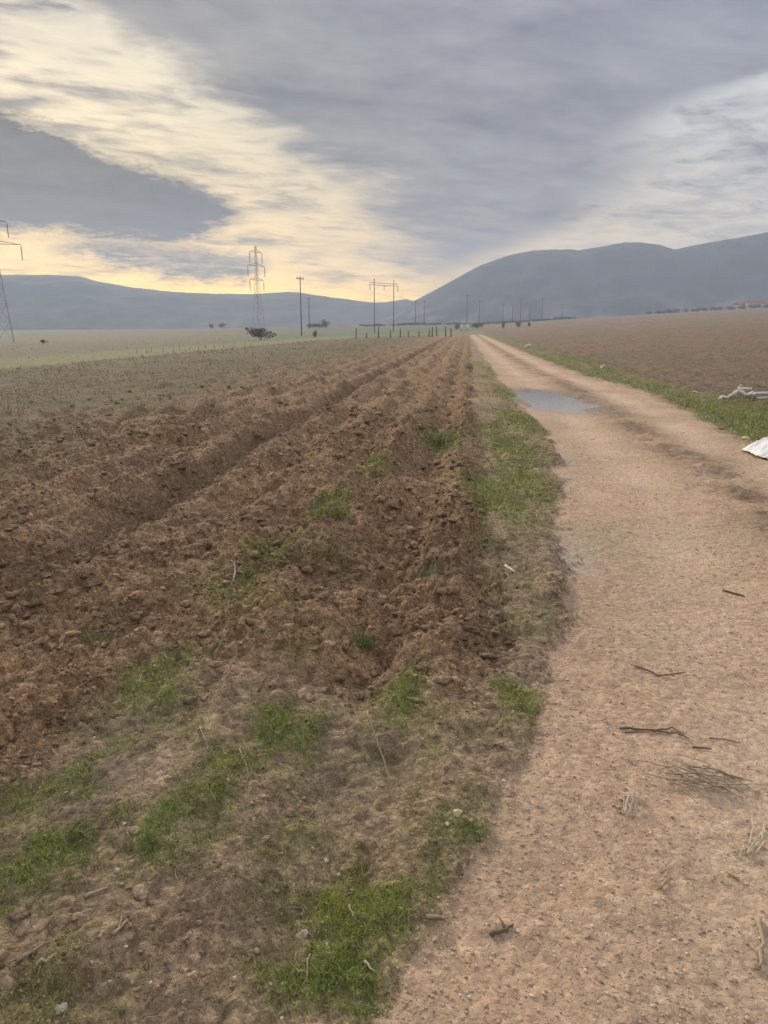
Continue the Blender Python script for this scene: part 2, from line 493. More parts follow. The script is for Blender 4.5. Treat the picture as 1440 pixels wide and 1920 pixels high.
def ground_colour(x, y, m, g):
    n1, n2, n3 = fbm(x, y, .5, 4, 91), fbm(x, y, 3.1, 4, 93), fbm(x, y, 13, 3, 95)
    N = len(x)
    c = np.tile(np.array([.325, .232, .150]), (N, 1))                        # trodden soil
    c = c * (1 + .28 * n1 + .3 * n2 + .45 * n3)[:, None]
    c = lerp(c, np.array([.21, .155, .115]), np.clip(fbm(m['s'] * .45, m['t'], 2.0, 4, 97) * 1.8 - .05, 0, .8))
    c = lerp(c, np.array([.43, .315, .21]), np.clip(fbm(m['s'] * .4 + 9, m['t'], 2.4, 4, 98) * 1.8 - .3, 0, .7))
    s, t = m['s'], m['t']
    pc = np.array([.285, .185, .108]) * (1 + .30 * n1 + .45 * n2 + .5 * n3)[:, None]
    pc = lerp(pc, np.array([.35, .215, .125]), np.clip(fbm(x, y, 2.2, 3, 99) * 1.5 - .25, 0, .8))
    pc = lerp(pc, np.array([.115, .08, .055]) * np.ones((N, 1)), np.exp(-((t + 2.95) / .3) ** 2) * .5)   # darker band along the open furrow
    wc = np.array([.175, .135, .083]) * (1 + .25 * n1 + .3 * n2 + .3 * n3)[:, None]
    wc = lerp(wc, np.array([.17, .165, .085]), np.clip(fbm(s * .4, t, .3, 4, 101) * 1.5 - .05, 0, .7))
    pc = lerp(pc, wc, m['weed'])
    c = lerp(c, pc, m['plough'])
    rc = np.array([.46, .313, .208]) * (1 + .18 * n1 + .18 * n2 + .25 * n3)[:, None]
    rc = lerp(rc, np.array([.37, .285, .18]), np.clip(fbm(x, y, .8, 3, 103) * 1.5 + .05 + .5 * ss(2.2 - s, 0, .7) * ss(t, .1, .5), 0, .85))
    mid = 0.5 * (m['tl'] + np.minimum(m['tr'], 4.3))
    crown = np.exp(-((t - mid - .12) / .34) ** 2) * ss(s, 4.6, 6.5) * np.clip(.7 + 1.7 * fbm(x, y, 1.1, 3, 105), 0, 1)
    rc = lerp(rc, np.array([.20, .145, .095]), crown * .85)
    hw2 = np.clip(0.5 * (np.minimum(m['tr'], 4.3) - m['tl']), .8, 2.2)
    wheel = np.exp(-((np.abs((t - mid) / hw2) - .52) / .2) ** 2) * np.clip(.6 + fbm(x, y, .7, 2, 113), 0, 1)
    rc = lerp(rc, np.array([.58, .42, .29]), wheel * .95)
    mud = np.exp(-((puddle_q(s, t) - 1.0) / .35) ** 2)
    rc = lerp(rc, np.array([.25, .195, .155]), mud * .75)
    wetl = np.exp(-((t - m['tl'] - .1) / .3) ** 2) * np.clip(.3 + 1.6 * fbm(x, y, .9, 2, 107), 0, 1) * ss(s, 3.5, 5) * (1 - ss(s, 14, 20))
    rc = lerp(rc, np.array([.42, .355, .29]), wetl * .6)
    c = lerp(c, rc, m['road'])
    rf = np.array([.215, .152, .102]) * (1 + .22 * n1 + .25 * n2 + .2 * n3)[:, None]
    rf = lerp(rf, np.array([.17, .155, .085]), np.clip(fbm(s * .4, t, .10, 4, 109) * 1.9 - .05, 0, .65))
    c = lerp(c, rf, m['right'])
    c = lerp(c, np.array([.16, .175, .055]) * (1 + .4 * n3 + .3 * n2)[:, None], np.clip(g ** 1.4 * 1.15, 0, .85))
    p1 = lerp(np.array([.165, .138, .093]) * np.ones((N, 1)), np.array([.215, .205, .10]) * np.ones((N, 1)), ss(t, -36, -26) * .9 + .1) * (1 + .15 * n1 + .2 * n2)[:, None]
    p2 = np.array([.13, .17, .085]) * (1 + .15 * n1)[:, None]
    band = ss(np.sin((t + 30) / 47 + fbm(x, y, .006, 2, 111) * 3), -.3, .3)
    band = np.maximum(band, ss(s, 150, 190) * ss(t, -90, -30))
    pa = lerp(p1, p2, band * ss(-t + s * .3, 50, 75))
    pa = lerp(pa, np.array([.17, .13, .10]) * np.ones((N, 1)), ss(s, 260, 300) * ss(np.sin(s / 40 + t / 90), -.2, .2) * .8)
    c = lerp(c, pa, m['pasture'] * (1 - m['right']))
    return np.clip(c, .01, .8)


# ------------------------------------------------------------------ materials
def mat(name, col=None, rough=.9, attr=False, var=.25, scale=8.0, bump=0.0, bscale=40.0, spec=.25, crumb=0.0):
    m = bpy.data.materials.new(name)
    m.use_nodes = True
    nt = m.node_tree
    b = nt.nodes['Principled BSDF']
    b.inputs['Roughness'].default_value = rough
    b.inputs['Specular IOR Level'].default_value = spec
    tcn = nt.nodes.new('ShaderNodeTexCoord')
    n = nt.nodes.new('ShaderNodeTexNoise')
    n.inputs['Scale'].default_value = scale
    n.inputs['Detail'].default_value = 6
    n.inputs['Roughness'].default_value = .65
    nt.links.new(tcn.outputs['Object'], n.inputs['Vector'])
    mr = nt.nodes.new('ShaderNodeMapRange')
    mr.inputs['From Min'].default_value = .25
    mr.inputs['From Max'].default_value = .75
    mr.inputs['To Min'].default_value = 1 - var
    mr.inputs['To Max'].default_value = 1 + var
    nt.links.new(n.outputs[0], mr.inputs['Value'])
    vm = nt.nodes.new('ShaderNodeVectorMath')
    vm.operation = 'SCALE'
    if attr:
        at = nt.nodes.new('ShaderNodeAttribute')
        at.attribute_name = 'Col'
        nt.links.new(at.outputs['Color'], vm.inputs[0])
    else:
        vm.inputs[0].default_value = col
    fac = mr.outputs[0]
    crumbs = []
    if crumb:                                               # grains and crumbs, each with its own tone
        wn = nt.nodes.new('ShaderNodeTexNoise')
        wn.inputs['Scale'].default_value = 35
        wn.inputs['Detail'].default_value = 3
        nt.links.new(tcn.outputs['Object'], wn.inputs['Vector'])
        wm = nt.nodes.new('ShaderNodeMix')
        wm.data_type = 'VECTOR'
        wm.inputs[0].default_value = .035
        nt.links.new(tcn.outputs['Object'], wm.inputs[4])
        nt.links.new(wn.outputs['Color'], wm.inputs[5])
        for sc_, wt_ in ((38, 1.0), (95, .9)):
            vo = nt.nodes.new('ShaderNodeTexVoronoi')
            vo.inputs['Scale'].default_value = sc_
            nt.links.new(wm.outputs[1], vo.inputs['Vector'])
            sx = nt.nodes.new('ShaderNodeSeparateXYZ')
            nt.links.new(vo.outputs['Color'], sx.inputs[0])
            r_ = nt.nodes.new('ShaderNodeMapRange')
            r_.inputs['To Min'].default_value = 1 - crumb * wt_
            r_.inputs['To Max'].default_value = 1 + crumb * wt_
            nt.links.new(sx.outputs[0], r_.inputs['Value'])
            mu = nt.nodes.new('ShaderNodeMath')
            mu.operation = 'MULTIPLY'
            nt.links.new(fac, mu.inputs[0])
            nt.links.new(r_.outputs[0], mu.inputs[1])
            fac = mu.outputs[0]
            crumbs.append((vo.outputs['Distance'], sc_))
    nt.links.new(fac, vm.inputs['Scale'])
    nt.links.new(vm.outputs[0], b.inputs['Base Color'])
    if bump:
        n2 = nt.nodes.new('ShaderNodeTexNoise')
        n2.inputs['Scale'].default_value = bscale
        n2.inputs['Detail'].default_value = 8
        n2.inputs['Roughness'].default_value = .7
        nt.links.new(tcn.outputs['Object'], n2.inputs['Vector'])
        bp = nt.nodes.new('ShaderNodeBump')
        bp.inputs['Strength'].default_value = 1.0
        bp.inputs['Distance'].default_value = bump
        nt.links.new(n2.outputs[0], bp.inputs['Height'])
        last = bp
        for so, sc_ in crumbs:
            b2 = nt.nodes.new('ShaderNodeBump')
            b2.invert = True
            b2.inputs['Strength'].default_value = .9
            b2.inputs['Distance'].default_value = 1.8 * crumb / sc_
            nt.links.new(so, b2.inputs['Height'])
            nt.links.new(last.outputs[0], b2.inputs['Normal'])
            last = b2
        nt.links.new(last.outputs[0], b.inputs['Normal'])
    return m


M_GROUND = mat('earth', attr=True, rough=.95, var=.42, scale=30, bump=.02, bscale=42, spec=.12, crumb=.30)
M_TRACK = mat('track_earth', attr=True, rough=.92, var=.30, scale=34, bump=.010, bscale=50, spec=.15, crumb=.13)
M_VERGE = mat('trodden_earth', attr=True, rough=.95, var=.40, scale=30, bump=.016, bscale=42, spec=.12, crumb=.24)
M_BLADE = mat('grass_blade', attr=True, rough=.6, var=.1, spec=.25)
M_STRAW = mat('dry_straw', attr=True, rough=.85, var=.15, spec=.2)
M_CLOD = mat('clod_earth', attr=True, rough=.95, var=.4, scale=40, bump=.010, bscale=60, spec=.12, crumb=.25)
M_PEB = mat('gravel_stone', attr=True, rough=.85, var=.2, scale=120, spec=.25)
M_STONE = mat('pale_limestone', (.43, .385, .30), rough=.85, var=.3, scale=30, bump=.004, bscale=60)
M_STONEY = mat('yellowish_stone', (.50, .44, .26), rough=.85, var=.2, scale=30, bump=.004, bscale=60)
M_TWIG = mat('grey_twig_bark', (.30, .25, .19), rough=.85, var=.35, scale=60, bump=.002, bscale=150)
M_TWIGD = mat('dark_twig_bark', (.15, .11, .078), rough=.85, var=.3, scale=60, bump=.002, bscale=150)
M_WHITE = mat('bleached_driftwood', (.70, .67, .60), rough=.8, var=.2, scale=20, bump=.004, bscale=60)
M_BARE = mat('bleached_wood', (.50, .46, .385), rough=.8, var=.3, scale=20, bump=.004, bscale=60)
M_STALK = mat('dry_stalk', (.34, .275, .175), rough=.8, var=.25, scale=60)
M_BARK = mat('peeled_bark', (.47, .40, .29), rough=.85, var=.4, scale=50, bump=.003, bscale=120)
M_STEEL = mat('weathered_steel', (.30, .28, .25), rough=.6, var=.2, scale=2)
M_INS = mat('insulator_glass', (.20, .19, .17), rough=.4, var=.1)
M_POLE = mat('pole_concrete', (.15, .14, .13), rough=.9, var=.2, scale=2)
M_SACK = mat('white_plastic_sheet', (.80, .80, .78), rough=.55, var=.08, scale=6, bump=.006, bscale=14, spec=.4)
M_LEAF = mat('bush_leaf', attr=True, rough=.8, var=.2, scale=2)
M_MTN = mat('wooded_hillside', attr=True, rough=1.0, var=.35, scale=.02, spec=.05)
M_WALL = mat('plaster_wall', (.58, .53, .46), rough=.9, var=.15, scale=1)
M_ROOF = mat('clay_roof', (.24, .115, .07), rough=.9, var=.25, scale=3)
M_PANE = mat('window_pane', (.05, .055, .06), rough=.15, var=.1, spec=.5)


# ------------------------------------------------------------------ mesh helpers
def link(name, me, m=None, parent=None, loc=None):
    o = bpy.data.objects.new(name, me)
    COL.objects.link(o)
    if m is not None:
        me.materials.append(m)
    if parent is not None:
        o.parent = parent
    if loc is not None:
        o.location = loc
    return o


def npmesh(name, V, quads=None, tris=None, col=None, smooth=True):
    me = bpy.data.meshes.new(name)
    nq = 0 if quads is None else len(quads)
    ntr = 0 if tris is None else len(tris)
    me.vertices.add(len(V))
    me.vertices.foreach_set('co', np.ascontiguousarray(V, np.float32).ravel())
    idx = []
    if nq: idx.append(np.asarray(quads).ravel())
    if ntr: idx.append(np.asarray(tris).ravel())
    idx = np.concatenate(idx).astype(np.int32)
    me.loops.add(len(idx))
    me.loops.foreach_set('vertex_index', idx)
    me.polygons.add(nq + ntr)
    me.polygons.foreach_set('loop_start', np.concatenate([np.arange(nq) * 4, nq * 4 + np.arange(ntr) * 3]).astype(np.int32))
    if smooth:
        me.polygons.foreach_set('use_smooth', np.ones(nq + ntr, bool))
    if col is not None:
        at = me.color_attributes.new('Col', 'FLOAT_COLOR', 'POINT')
        c4 = np.ones((len(V), 4), np.float32)
        c4[:, :3] = col
        at.data.foreach_set('color', c4.ravel())
    me.update(calc_edges=True)
    me.validate()
    return me


class MB:
    def __init__(self):
        self.v, self.f = [], []

    def add(self, v, f):
        o = len(self.v)
        self.v += [tuple(map(float, p)) for p in v]
        self.f += [tuple(i + o for i in q) for q in f]
        return self

    def box(self, c, size, rz=0.0):
        x, y, z = (q / 2 for q in size)
        ca, sa = math.cos(rz), math.sin(rz)
        vs = []
        for k in (-z, z):
            for a, b in ((-x, -y), (x, -y), (x, y), (-x, y)):
                vs.append((c[0] + a * ca - b * sa, c[1] + a * sa + b * ca, c[2] + k))
        return self.add(vs, [(3, 2, 1, 0), (4, 5, 6, 7), (0, 1, 5, 4), (1, 2, 6, 5), (2, 3, 7, 6), (3, 0, 4, 7)])

    def tube(self, pts, radii, n=6, flat=1.0):
        pts = [np.array(p, float) for p in pts]
        if isinstance(radii, (int, float)):
            radii = [radii] * len(pts)
        vs, fs = [], []
        for i, p in enumerate(pts):
            d = pts[min(i + 1, len(pts) - 1)] - pts[max(i - 1, 0)]
            d = d / (np.linalg.norm(d) + 1e-9)
            ref = np.array([0, 0, 1.0]) if abs(d[2]) < .9 else np.array([1.0, 0, 0])
            a = np.cross(d, ref); a /= np.linalg.norm(a)
            b = np.cross(a, d)
            for k in range(n):
                th = 2 * math.pi * k / n
                vs.append(p + radii[i] * (math.cos(th) * a + flat * math.sin(th) * b))
        for i in range(len(pts) - 1):
            for k in range(n):
                fs.append((i * n + k, i * n + (k + 1) % n, (i + 1) * n + (k + 1) % n, (i + 1) * n + k))
        fs.append(tuple(range(n))[::-1])
        fs.append(tuple((len(pts) - 1) * n + k for k in range(n)))
        return self.add(vs, fs)

    def mesh(self, name, smooth=False):
        me = bpy.data.meshes.new(name)
        me.from_pydata(self.v, [], self.f)
        if smooth:
            me.polygons.foreach_set('use_smooth', [True] * len(me.polygons))
        me.update()
        return me

    def build(self, name, m, parent=None, smooth=False, loc=None):
        return link(name, self.mesh(name, smooth), m, parent, loc)


def tag(o, label, cat, group=None):
    o['label'] = label
    o['category'] = cat
    if group:
        o['group'] = group
    return o


def empty(name, loc, rz=0.0):
    o = bpy.data.objects.new(name, None)
    COL.objects.link(o)
    o.location = loc
    o.rotation_euler = (0, 0, rz)
    o.empty_display_size = .2
    return o


def structure(o):
    o['kind'] = 'structure'
    return o


def stuff(o, label, cat):
    o['kind'] = 'stuff'
    return tag(o, label, cat)


def copy_tree(o, parent=None):
    c = o.copy()
    COL.objects.link(c)
    c.parent = parent
    for ch in [q for q in o.children]:
        copy_tree(ch, c)
    return c


# ------------------------------------------------------------------ the ground sheet (one radial grid, cut into field, track, verges)
def build_ground():
    a = np.concatenate([np.linspace(-math.pi, rad(-42), 60, endpoint=False), np.linspace(rad(-42), rad(42), 660, endpoint=False), np.linspace(rad(42), math.pi, 60, endpoint=False)])
    r = [0.25]
    while r[-1] < 1400:
        q = r[-1]
        if q < 1.0: q += .06
        elif q < 14: q *= 1.0046
        elif q < 130: q *= 1.0085
        else: q *= 1.035
        r.append(q)
    r = np.array(r)
    na, nr = len(a), len(r)
    A, R = np.meshgrid(a, r)
    # the sheet narrows behind the camera so that it stays near the place
    shr = np.where(R > 400, np.minimum(1.0, (400 + (R - 400) * ss(np.cos(A), -.3, .4)) / R), 1.0)
    X, Y = (R * shr * np.sin(A)).ravel(), (R * shr * np.cos(A)).ravel()
    m = masks(X, Y)
    Z = height(X, Y, m)
    g = grass_field(X, Y, m)
    C = ground_colour(X, Y, m, g)
    V = np.stack([X, Y, Z], 1)
    i, j = np.meshgrid(np.arange(nr - 1), np.arange(na), indexing='ij')
    j2 = (j + 1) % na
    Q = np.stack([i * na + j, i * na + j2, (i + 1) * na + j2, (i + 1) * na + j], -1).reshape(-1, 4)[:, ::-1]
    # which piece of the setting each face belongs to
    mid = Q[:, 0]
    t, s = m['t'][mid], m['s'][mid]
    cls = np.full(len(Q), 4)                                  # trodden strip
    cls[m['plough'][mid] > .5] = 1
    cls[(m['plough'][mid] > .5) & (m['weed'][mid] > .5)] = 2
    cls[m['vergeR'][mid] > .5] = 5
    cls[m['right'][mid] > .5] = 3
    cls[(m['pasture'][mid] > .5) & (m['right'][mid] < .5)] = 6
    cls[m['road'][mid] > .5] = 0
    names = ['dirt_track', 'ploughed_field', 'weedy_field', 'brown_field', 'trodden_verge', 'grass_verge', 'pasture']
    # shared normals are lost at the cuts, so take them from the whole sheet
    for k, nm in enumerate(names):
        q = Q[cls == k]
        used = np.unique(q)
        remap = np.zeros(len(V), np.int64)
        remap[used] = np.arange(len(used))
        structure(link(nm, npmesh(nm, V[used], quads=remap[q], col=C[used]), {0: M_TRACK, 4: M_VERGE}.get(k, M_GROUND)))
    # the small disc under the photographer
    me = npmesh('trodden_verge_centre', np.vstack([V[:na], [[0, 0, Z[:na].mean()]]]), tris=np.stack([np.arange(na), (np.arange(na) + 1) % na, np.full(na, na)], 1)[:, ::-1],
                col=np.vstack([C[:na], C[:1]]))
    structure(link('dirt_track', me, M_TRACK))


build_ground()

# ------------------------------------------------------------------ puddle
def build_puddle():
    n = 120
    th = np.linspace(0, 2 * np.pi, n, endpoint=False)
    V = [(0, 0, 0)]
    x0, y0 = xy(PUD_S, PUD_T)
    for f in (.5, 1.32):
        ds, dt = f * np.cos(th) * 2.45, f * np.sin(th) * .80
        s_ = PUD_S + ds
        t_ = PUD_T + dt + (17.5 - s_) * .10
        X, Y = xy(s_, t_)
        V += list(zip(X - x0, Y - y0, np.zeros(n)))
    T = [(0, 1 + k, 1 + (k + 1) % n) for k in range(n)]
    Q = [(1 + k, 1 + n + k, 1 + n + (k + 1) % n, 1 + (k + 1) % n) for k in range(n)]
    m = mat('muddy_water', (.20, .175, .155), rough=.03, var=.1, scale=2, bump=.0012, bscale=5, spec=.5)
    m.node_tree.nodes['Principled BSDF'].inputs['IOR'].default_value = 1.33
    o = link('puddle', npmesh('puddle', np.array(V), quads=Q, tris=T), m, loc=(x0, y0, -.048))
    structure(o)


build_puddle()


# ------------------------------------------------------------------ hills
def build_hills(name, prof, D, depth, seed, spread, base_cols):
    """prof: ridge line in photo pixels, D: distance of the crest"""
    ae = np.array(sorted(azel(*p) for p in prof))
    na, nr = 420, 60
    A = np.linspace(ae[0, 0], ae[-1, 0], na)
    crest = np.tan(np.radians(np.interp(A, ae[:, 0], ae[:, 1]))) * D + EYE
    Rr = np.linspace(D - depth, D + depth * .8, nr)
    X = (Rr[:, None] * np.sin(np.radians(A))[None, :])
    Y = (Rr[:, None] * np.cos(np.radians(A))[None, :])
    u = (Rr - D)[:, None] / np.where(Rr[:, None] < D, depth, depth * .8)
    p = np.cos(np.clip(np.abs(u), 0, 1) * np.pi / 2) ** 1.25
    rug = fbm(X.ravel(), Y.ravel(), 1 / 105, 6, seed, .6).reshape(X.shape)
    rug2 = fbm(X.ravel(), Y.ravel(), 1 / 14, 3, seed + 9).reshape(X.shape)
    tw = crest[None, :] + 8
    Z = -8 + p * tw * (1 + .30 * rug * (1 - p ** 6)) + rug2 * .45 * p
    V = np.stack([X, Y, Z], -1).reshape(-1, 3)
    i, j = np.meshgrid(np.arange(nr - 1), np.arange(na - 1), indexing='ij')
    Q = np.stack([i * na + j, i * na + j + 1, (i + 1) * na + j + 1, (i + 1) * na + j], -1).reshape(-1, 4)
    n = fbm(V[:, 0], V[:, 1], 1 / 30, 5, seed + 20, .6)
    c = np.tile(np.array(base_cols[0]), (len(V), 1)) * (1 + .6 * n)[:, None]
    lowm = (1 - ss(Z.ravel() / np.maximum(tw.max(), 1), .08, .38)) * np.clip(n * 2.0 + .25, 0, 1)
    c = lerp(c, np.array(base_cols[1]), lowm)
    structure(link(name, npmesh(name, V, quads=Q, col=np.clip(c, .01, 1)), M_MTN))


build_hills('hills', [(-1500, 505), (-900, 470), (-500, 500), (-200, 510), (0, 516), (90, 516), (150, 519), (180, 528), (250, 540), (330, 548), (400, 551), (480, 552), (540, 548), (560, 549),
                      (620, 558), (690, 567), (720, 568), (760, 561), (800, 570), (860, 582), (960, 590), (1100, 600)], 1280, 350, 201, 0, [(.05, .055, .045), (.13, .12, .08)])
build_hills('mountain', [(690, 612), (740, 590), (780, 563), (830, 537), (870, 515), (900, 499), (960, 480), (1000, 472), (1040, 470), (1070, 471), (1085, 472), (1120, 466), (1170, 458), (1200, 458), (1235, 461),
                         (1265, 470), (1300, 462), (1350, 455), (1440, 437), (1600, 436), (1900, 450), (2300, 440), (2900, 480), (3600, 520)], 1000, 330, 301, 0, [(.036, .048, .06), (.17, .17, .15)])  # bluish first colour: part of the haze's blue is put into the hillside


# ------------------------------------------------------------------ grass blades, straw, clods, gravel (nobody could count these)
def blades(name, P, L, W, colr, lean=.5, curl=.4, mode='up'):
    N = len(P)
    th = RNG.random(N) * 2 * np.pi
    le = np.abs(RNG.normal(0, lean, N))
    dirv = np.stack([np.cos(th) * np.sin(le), np.sin(th) * np.sin(le), np.cos(le)], 1)
    le2 = le + RNG.normal(curl, .25, N)
    dir2 = np.stack([np.cos(th) * np.sin(le2), np.sin(th) * np.sin(le2), np.cos(le2)], 1)
    ph = RNG.random(N) * 2 * np.pi
    side = np.stack([np.cos(ph), np.sin(ph), np.zeros(N)], 1) * (W / 2)[:, None]
    p1 = P + dirv * (L * .55)[:, None]
    p2 = p1 + dir2 * (L * .45)[:, None]
    V = np.stack([P - side, P + side, p1 + side * .75, p1 - side * .75, p2], 1).reshape(-1, 3)
    b = np.arange(N)[:, None] * 5
    Q = b + np.array([0, 1, 2, 3])
    T = b + np.array([3, 2, 4])
    return npmesh(name, V, quads=Q, tris=T, col=np.repeat(colr, 5, 0), smooth=False)


def sample_polar(n, r0, r1, a0=-40, a1=42, power=1.0):
    """points spread so that they stay about equally dense in the view; uniform over the area would waste most"""
    u = RNG.random(n)
    r = (r0 ** (1 - power) + u * (r1 ** (1 - power) - r0 ** (1 - power))) ** (1 / (1 - power)) if power != 1 else r0 * (r1 / r0) ** u
    a = np.radians(a0 + RNG.random(n) * (a1 - a0))
    return r * np.sin(a), r * np.cos(a), r


def build_grass():
    x, y, r = sample_polar(640000, 1.15, 45, power=.999)
    m = masks(x, y)
    g = grass_field(x, y, m)
    keep = RNG.random(len(x)) < np.clip(g - .10, 0, 1) ** 1.1 * 1.3
    x, y, r, g = x[keep], y[keep], r[keep], g[keep]
    z = height(x, y) - .004
    sc = np.clip(r / 4, .7, 3.0)
    L = (RNG.random(len(x)) * .026 + .012) * (.6 + .8 * g) * np.clip(.75 + r * .07, .75, 2.0)
    W = .0028 * sc * (.7 + .7 * RNG.random(len(x)))
    broad = RNG.random(len(x)) < .07
    W[broad] *= 3.2
    L[broad] *= .8
    hue = RNG.random(len(x))[:, None]
    pt = np.clip(fbm(x, y, 1.8, 3, 121) * 1.4 + .6, 0, 1)[:, None]
    c = (np.array([.19, .27, .038]) * (1 - pt) + np.array([.33, .345, .07]) * pt) * (.65 + .7 * hue)
    dry = RNG.random(len(x)) < .10
    c[dry] = np.array([.36, .31, .17]) * (.7 + .5 * RNG.random((dry.sum(), 1)))
    stuff(link('grass', blades('grass', np.stack([x, y, z], 1), L, W, c, .65, .5), M_BLADE), 'short green grass growing in patches between the ploughed soil and the dirt track', 'grass')
    print('grass blades', len(x))


def build_weeds():
    """dry and green-grey stalks over the unploughed strip and along the far end of the field"""
    x, y, r = sample_polar(110000, 6, 170, -44, 12)
    m = masks(x, y)
    w = m['weed'] * (1 - m['pasture']) + .12 * m['plough'] * ss(r, 30, 80)
    keep = RNG.random(len(x)) < w * np.clip(.45 + 1.2 * fbm(x, y, .25, 3, 131), .08, 1)
    x, y, r = x[keep], y[keep], r[keep]
    z = height(x, y) - .01
    L = (.05 + .15 * RNG.random(len(x)) ** 2.5) * np.clip(.7 + r * .008, .7, 1.4)
    W = np.clip(r * .0007, .003, .04) * (.5 + .8 * RNG.random(len(x)))
    k = RNG.random((len(x), 1))
    c = np.where(k < .45, np.array([.27, .215, .135]), np.where(k < .80, np.array([.22, .22, .10]), np.array([.33, .28, .18]))) * (.6 + .7 * RNG.random((len(x), 1)))
    stuff(link('dry_weeds', blades('dry_weeds', np.stack([x, y, z], 1), L, W, c, .6, .5), M_STRAW), 'dry grey-green weeds standing over the unploughed left part of the field', 'weeds')
    print('weeds', len(x))


def build_straw():
    """short dead stems, roots and straw lying on the soil"""
    x, y, r = sample_polar(250000, 1.2, 26, -42, 34)
    m = masks(x, y)
    s, t = m['s'], m['t']
    mid = 0.5 * (m['tl'] + np.minimum(m['tr'], 4.3))
    crown = np.exp(-((t - mid - .12) / .4) ** 2) * ss(s, 4.6, 6.5)
    thatch = np.clip(fbm(s * .45, t, 2.0, 4, 141) * 2.4 + .1, .02, 1)
    dens = (1 - m['road']) * (m['plough'] * (.10 + .30 * thatch) + (1 - m['plough']) * (.12 + .75 * thatch)) + m['road'] * (.006 + .16 * crown)
    dens = dens * (1 - m['right'])
    keep = RNG.random(len(x)) < dens * .7
    x, y, r = x[keep], y[keep], r[keep]
    N = len(x)
    z = height(x, y) + .003
    L = (.014 + .05 * RNG.random(N) ** 2.6) * np.clip(.8 + r * .05, .8, 1.7)
    W = np.clip(r * .0006, .0010, .008) * (.6 + .8 * RNG.random(N))
    th = RNG.random(N) * 2 * np.pi
    tilt = RNG.normal(.12, .18, N)
    d = np.stack([np.cos(th) * np.cos(tilt), np.sin(th) * np.cos(tilt), np.sin(tilt)], 1)
    th2 = th + RNG.normal(0, .5, N)
    d2 = np.stack([np.cos(th2), np.sin(th2), np.sin(tilt) - .15], 1)
    side = np.stack([-np.sin(th), np.cos(th), RNG.normal(0, .5, N)], 1) * (W / 2)[:, None]
    P = np.stack([x, y, z], 1)
    p1 = P + d * (L * .5)[:, None]
    p2 = p1 + d2 * (L * .5)[:, None]
    V = np.stack([P - side, P + side, p1 + side, p1 - side, p2 + side * .6, p2 - side * .6], 1).reshape(-1, 3)
    b = np.arange(N)[:, None] * 6
    Q = np.concatenate([b + np.array([0, 1, 2, 3]), b + np.array([3, 2, 4, 5])])
    k = RNG.random((N, 1))
    c = np.where(k < .55, np.array([.25, .18, .115]), np.where(k < .70, np.array([.36, .28, .18]), np.array([.15, .105, .075]))) * (.6 + .7 * RNG.random((N, 1)))
    stuff(link('straw_litter', npmesh('straw_litter', V, quads=Q, col=np.repeat(c, 6, 0), smooth=False), M_STRAW), 'dead stems and straw bits strewn over the soil beside the track', 'straw')
    print('straw', N)


def ico(sub):
    import bmesh
    bm = bmesh.new()
    bmesh.ops.create_icosphere(bm, subdivisions=sub, radius=1.0)
    v = np.array([q.co[:] for q in bm.verts])
    f = np.array([[q.index for q in p.verts] for p in bm.faces])
    bm.free()
    return v, f


def lumpy(sub, seed, amp=.3, freq=1.3, cuts=7):
    v, f = ico(sub)
    n = fbm(v[:, 0] * freq + v[:, 2] * .7 + seed * 3.1, v[:, 1] * freq - v[:, 2] * .9 + seed, 1.0, 3, seed)
    n2 = fbm(v[:, 2] * freq + seed, v[:, 0] * freq + 5 + seed * 2, 1.7, 2, seed + 4)
    v = v * (1 + amp * n + amp * .7 * n2)[:, None]
    rg = np.random.default_rng(seed + 100)
    for _ in range(cuts):                                   # broken faces
        nn = rg.normal(0, 1, 3); nn /= np.linalg.norm(nn)
        v = v - np.clip(v @ nn - rg.uniform(.45, .8), 0, None)[:, None] * nn[None]
    return v, f


def scatter_solid(name, protos, P, Sx, c, smooth=True, sink=.25):
    Vs, Fs, Cs, off = [], [], [], 0
    pick = RNG.integers(0, len(protos), len(P))
    for k, (v, f) in enumerate(protos):
        ix = np.where(pick == k)[0]
        if not len(ix): continue
        th = RNG.random(len(ix)) * 2 * np.pi
        ca, sa = np.cos(th)[:, None], np.sin(th)[:, None]
        sx = Sx[ix]
        lx = v[None, :, 0] * sx[:, 0:1]
        ly = v[None, :, 1] * sx[:, 1:2]
        lz = v[None, :, 2] * sx[:, 2:3]
        X = lx * ca - ly * sa + P[ix, 0:1]
        Y = lx * sa + ly * ca + P[ix, 1:2]
        Z = lz + P[ix, 2:3] + sx[:, 2:3] * (1 - 2 * sink)
        Vs.append(np.stack([X, Y, Z], -1).reshape(-1, 3))
        Fs.append((f[None] + (np.arange(len(ix)) * len(v))[:, None, None] + off).reshape(-1, 3))
        Cs.append(np.repeat(c[ix], len(v), 0))
        off += len(ix) * len(v)
    return npmesh(name, np.concatenate(Vs), tris=np.concatenate(Fs), col=np.concatenate(Cs), smooth=smooth)


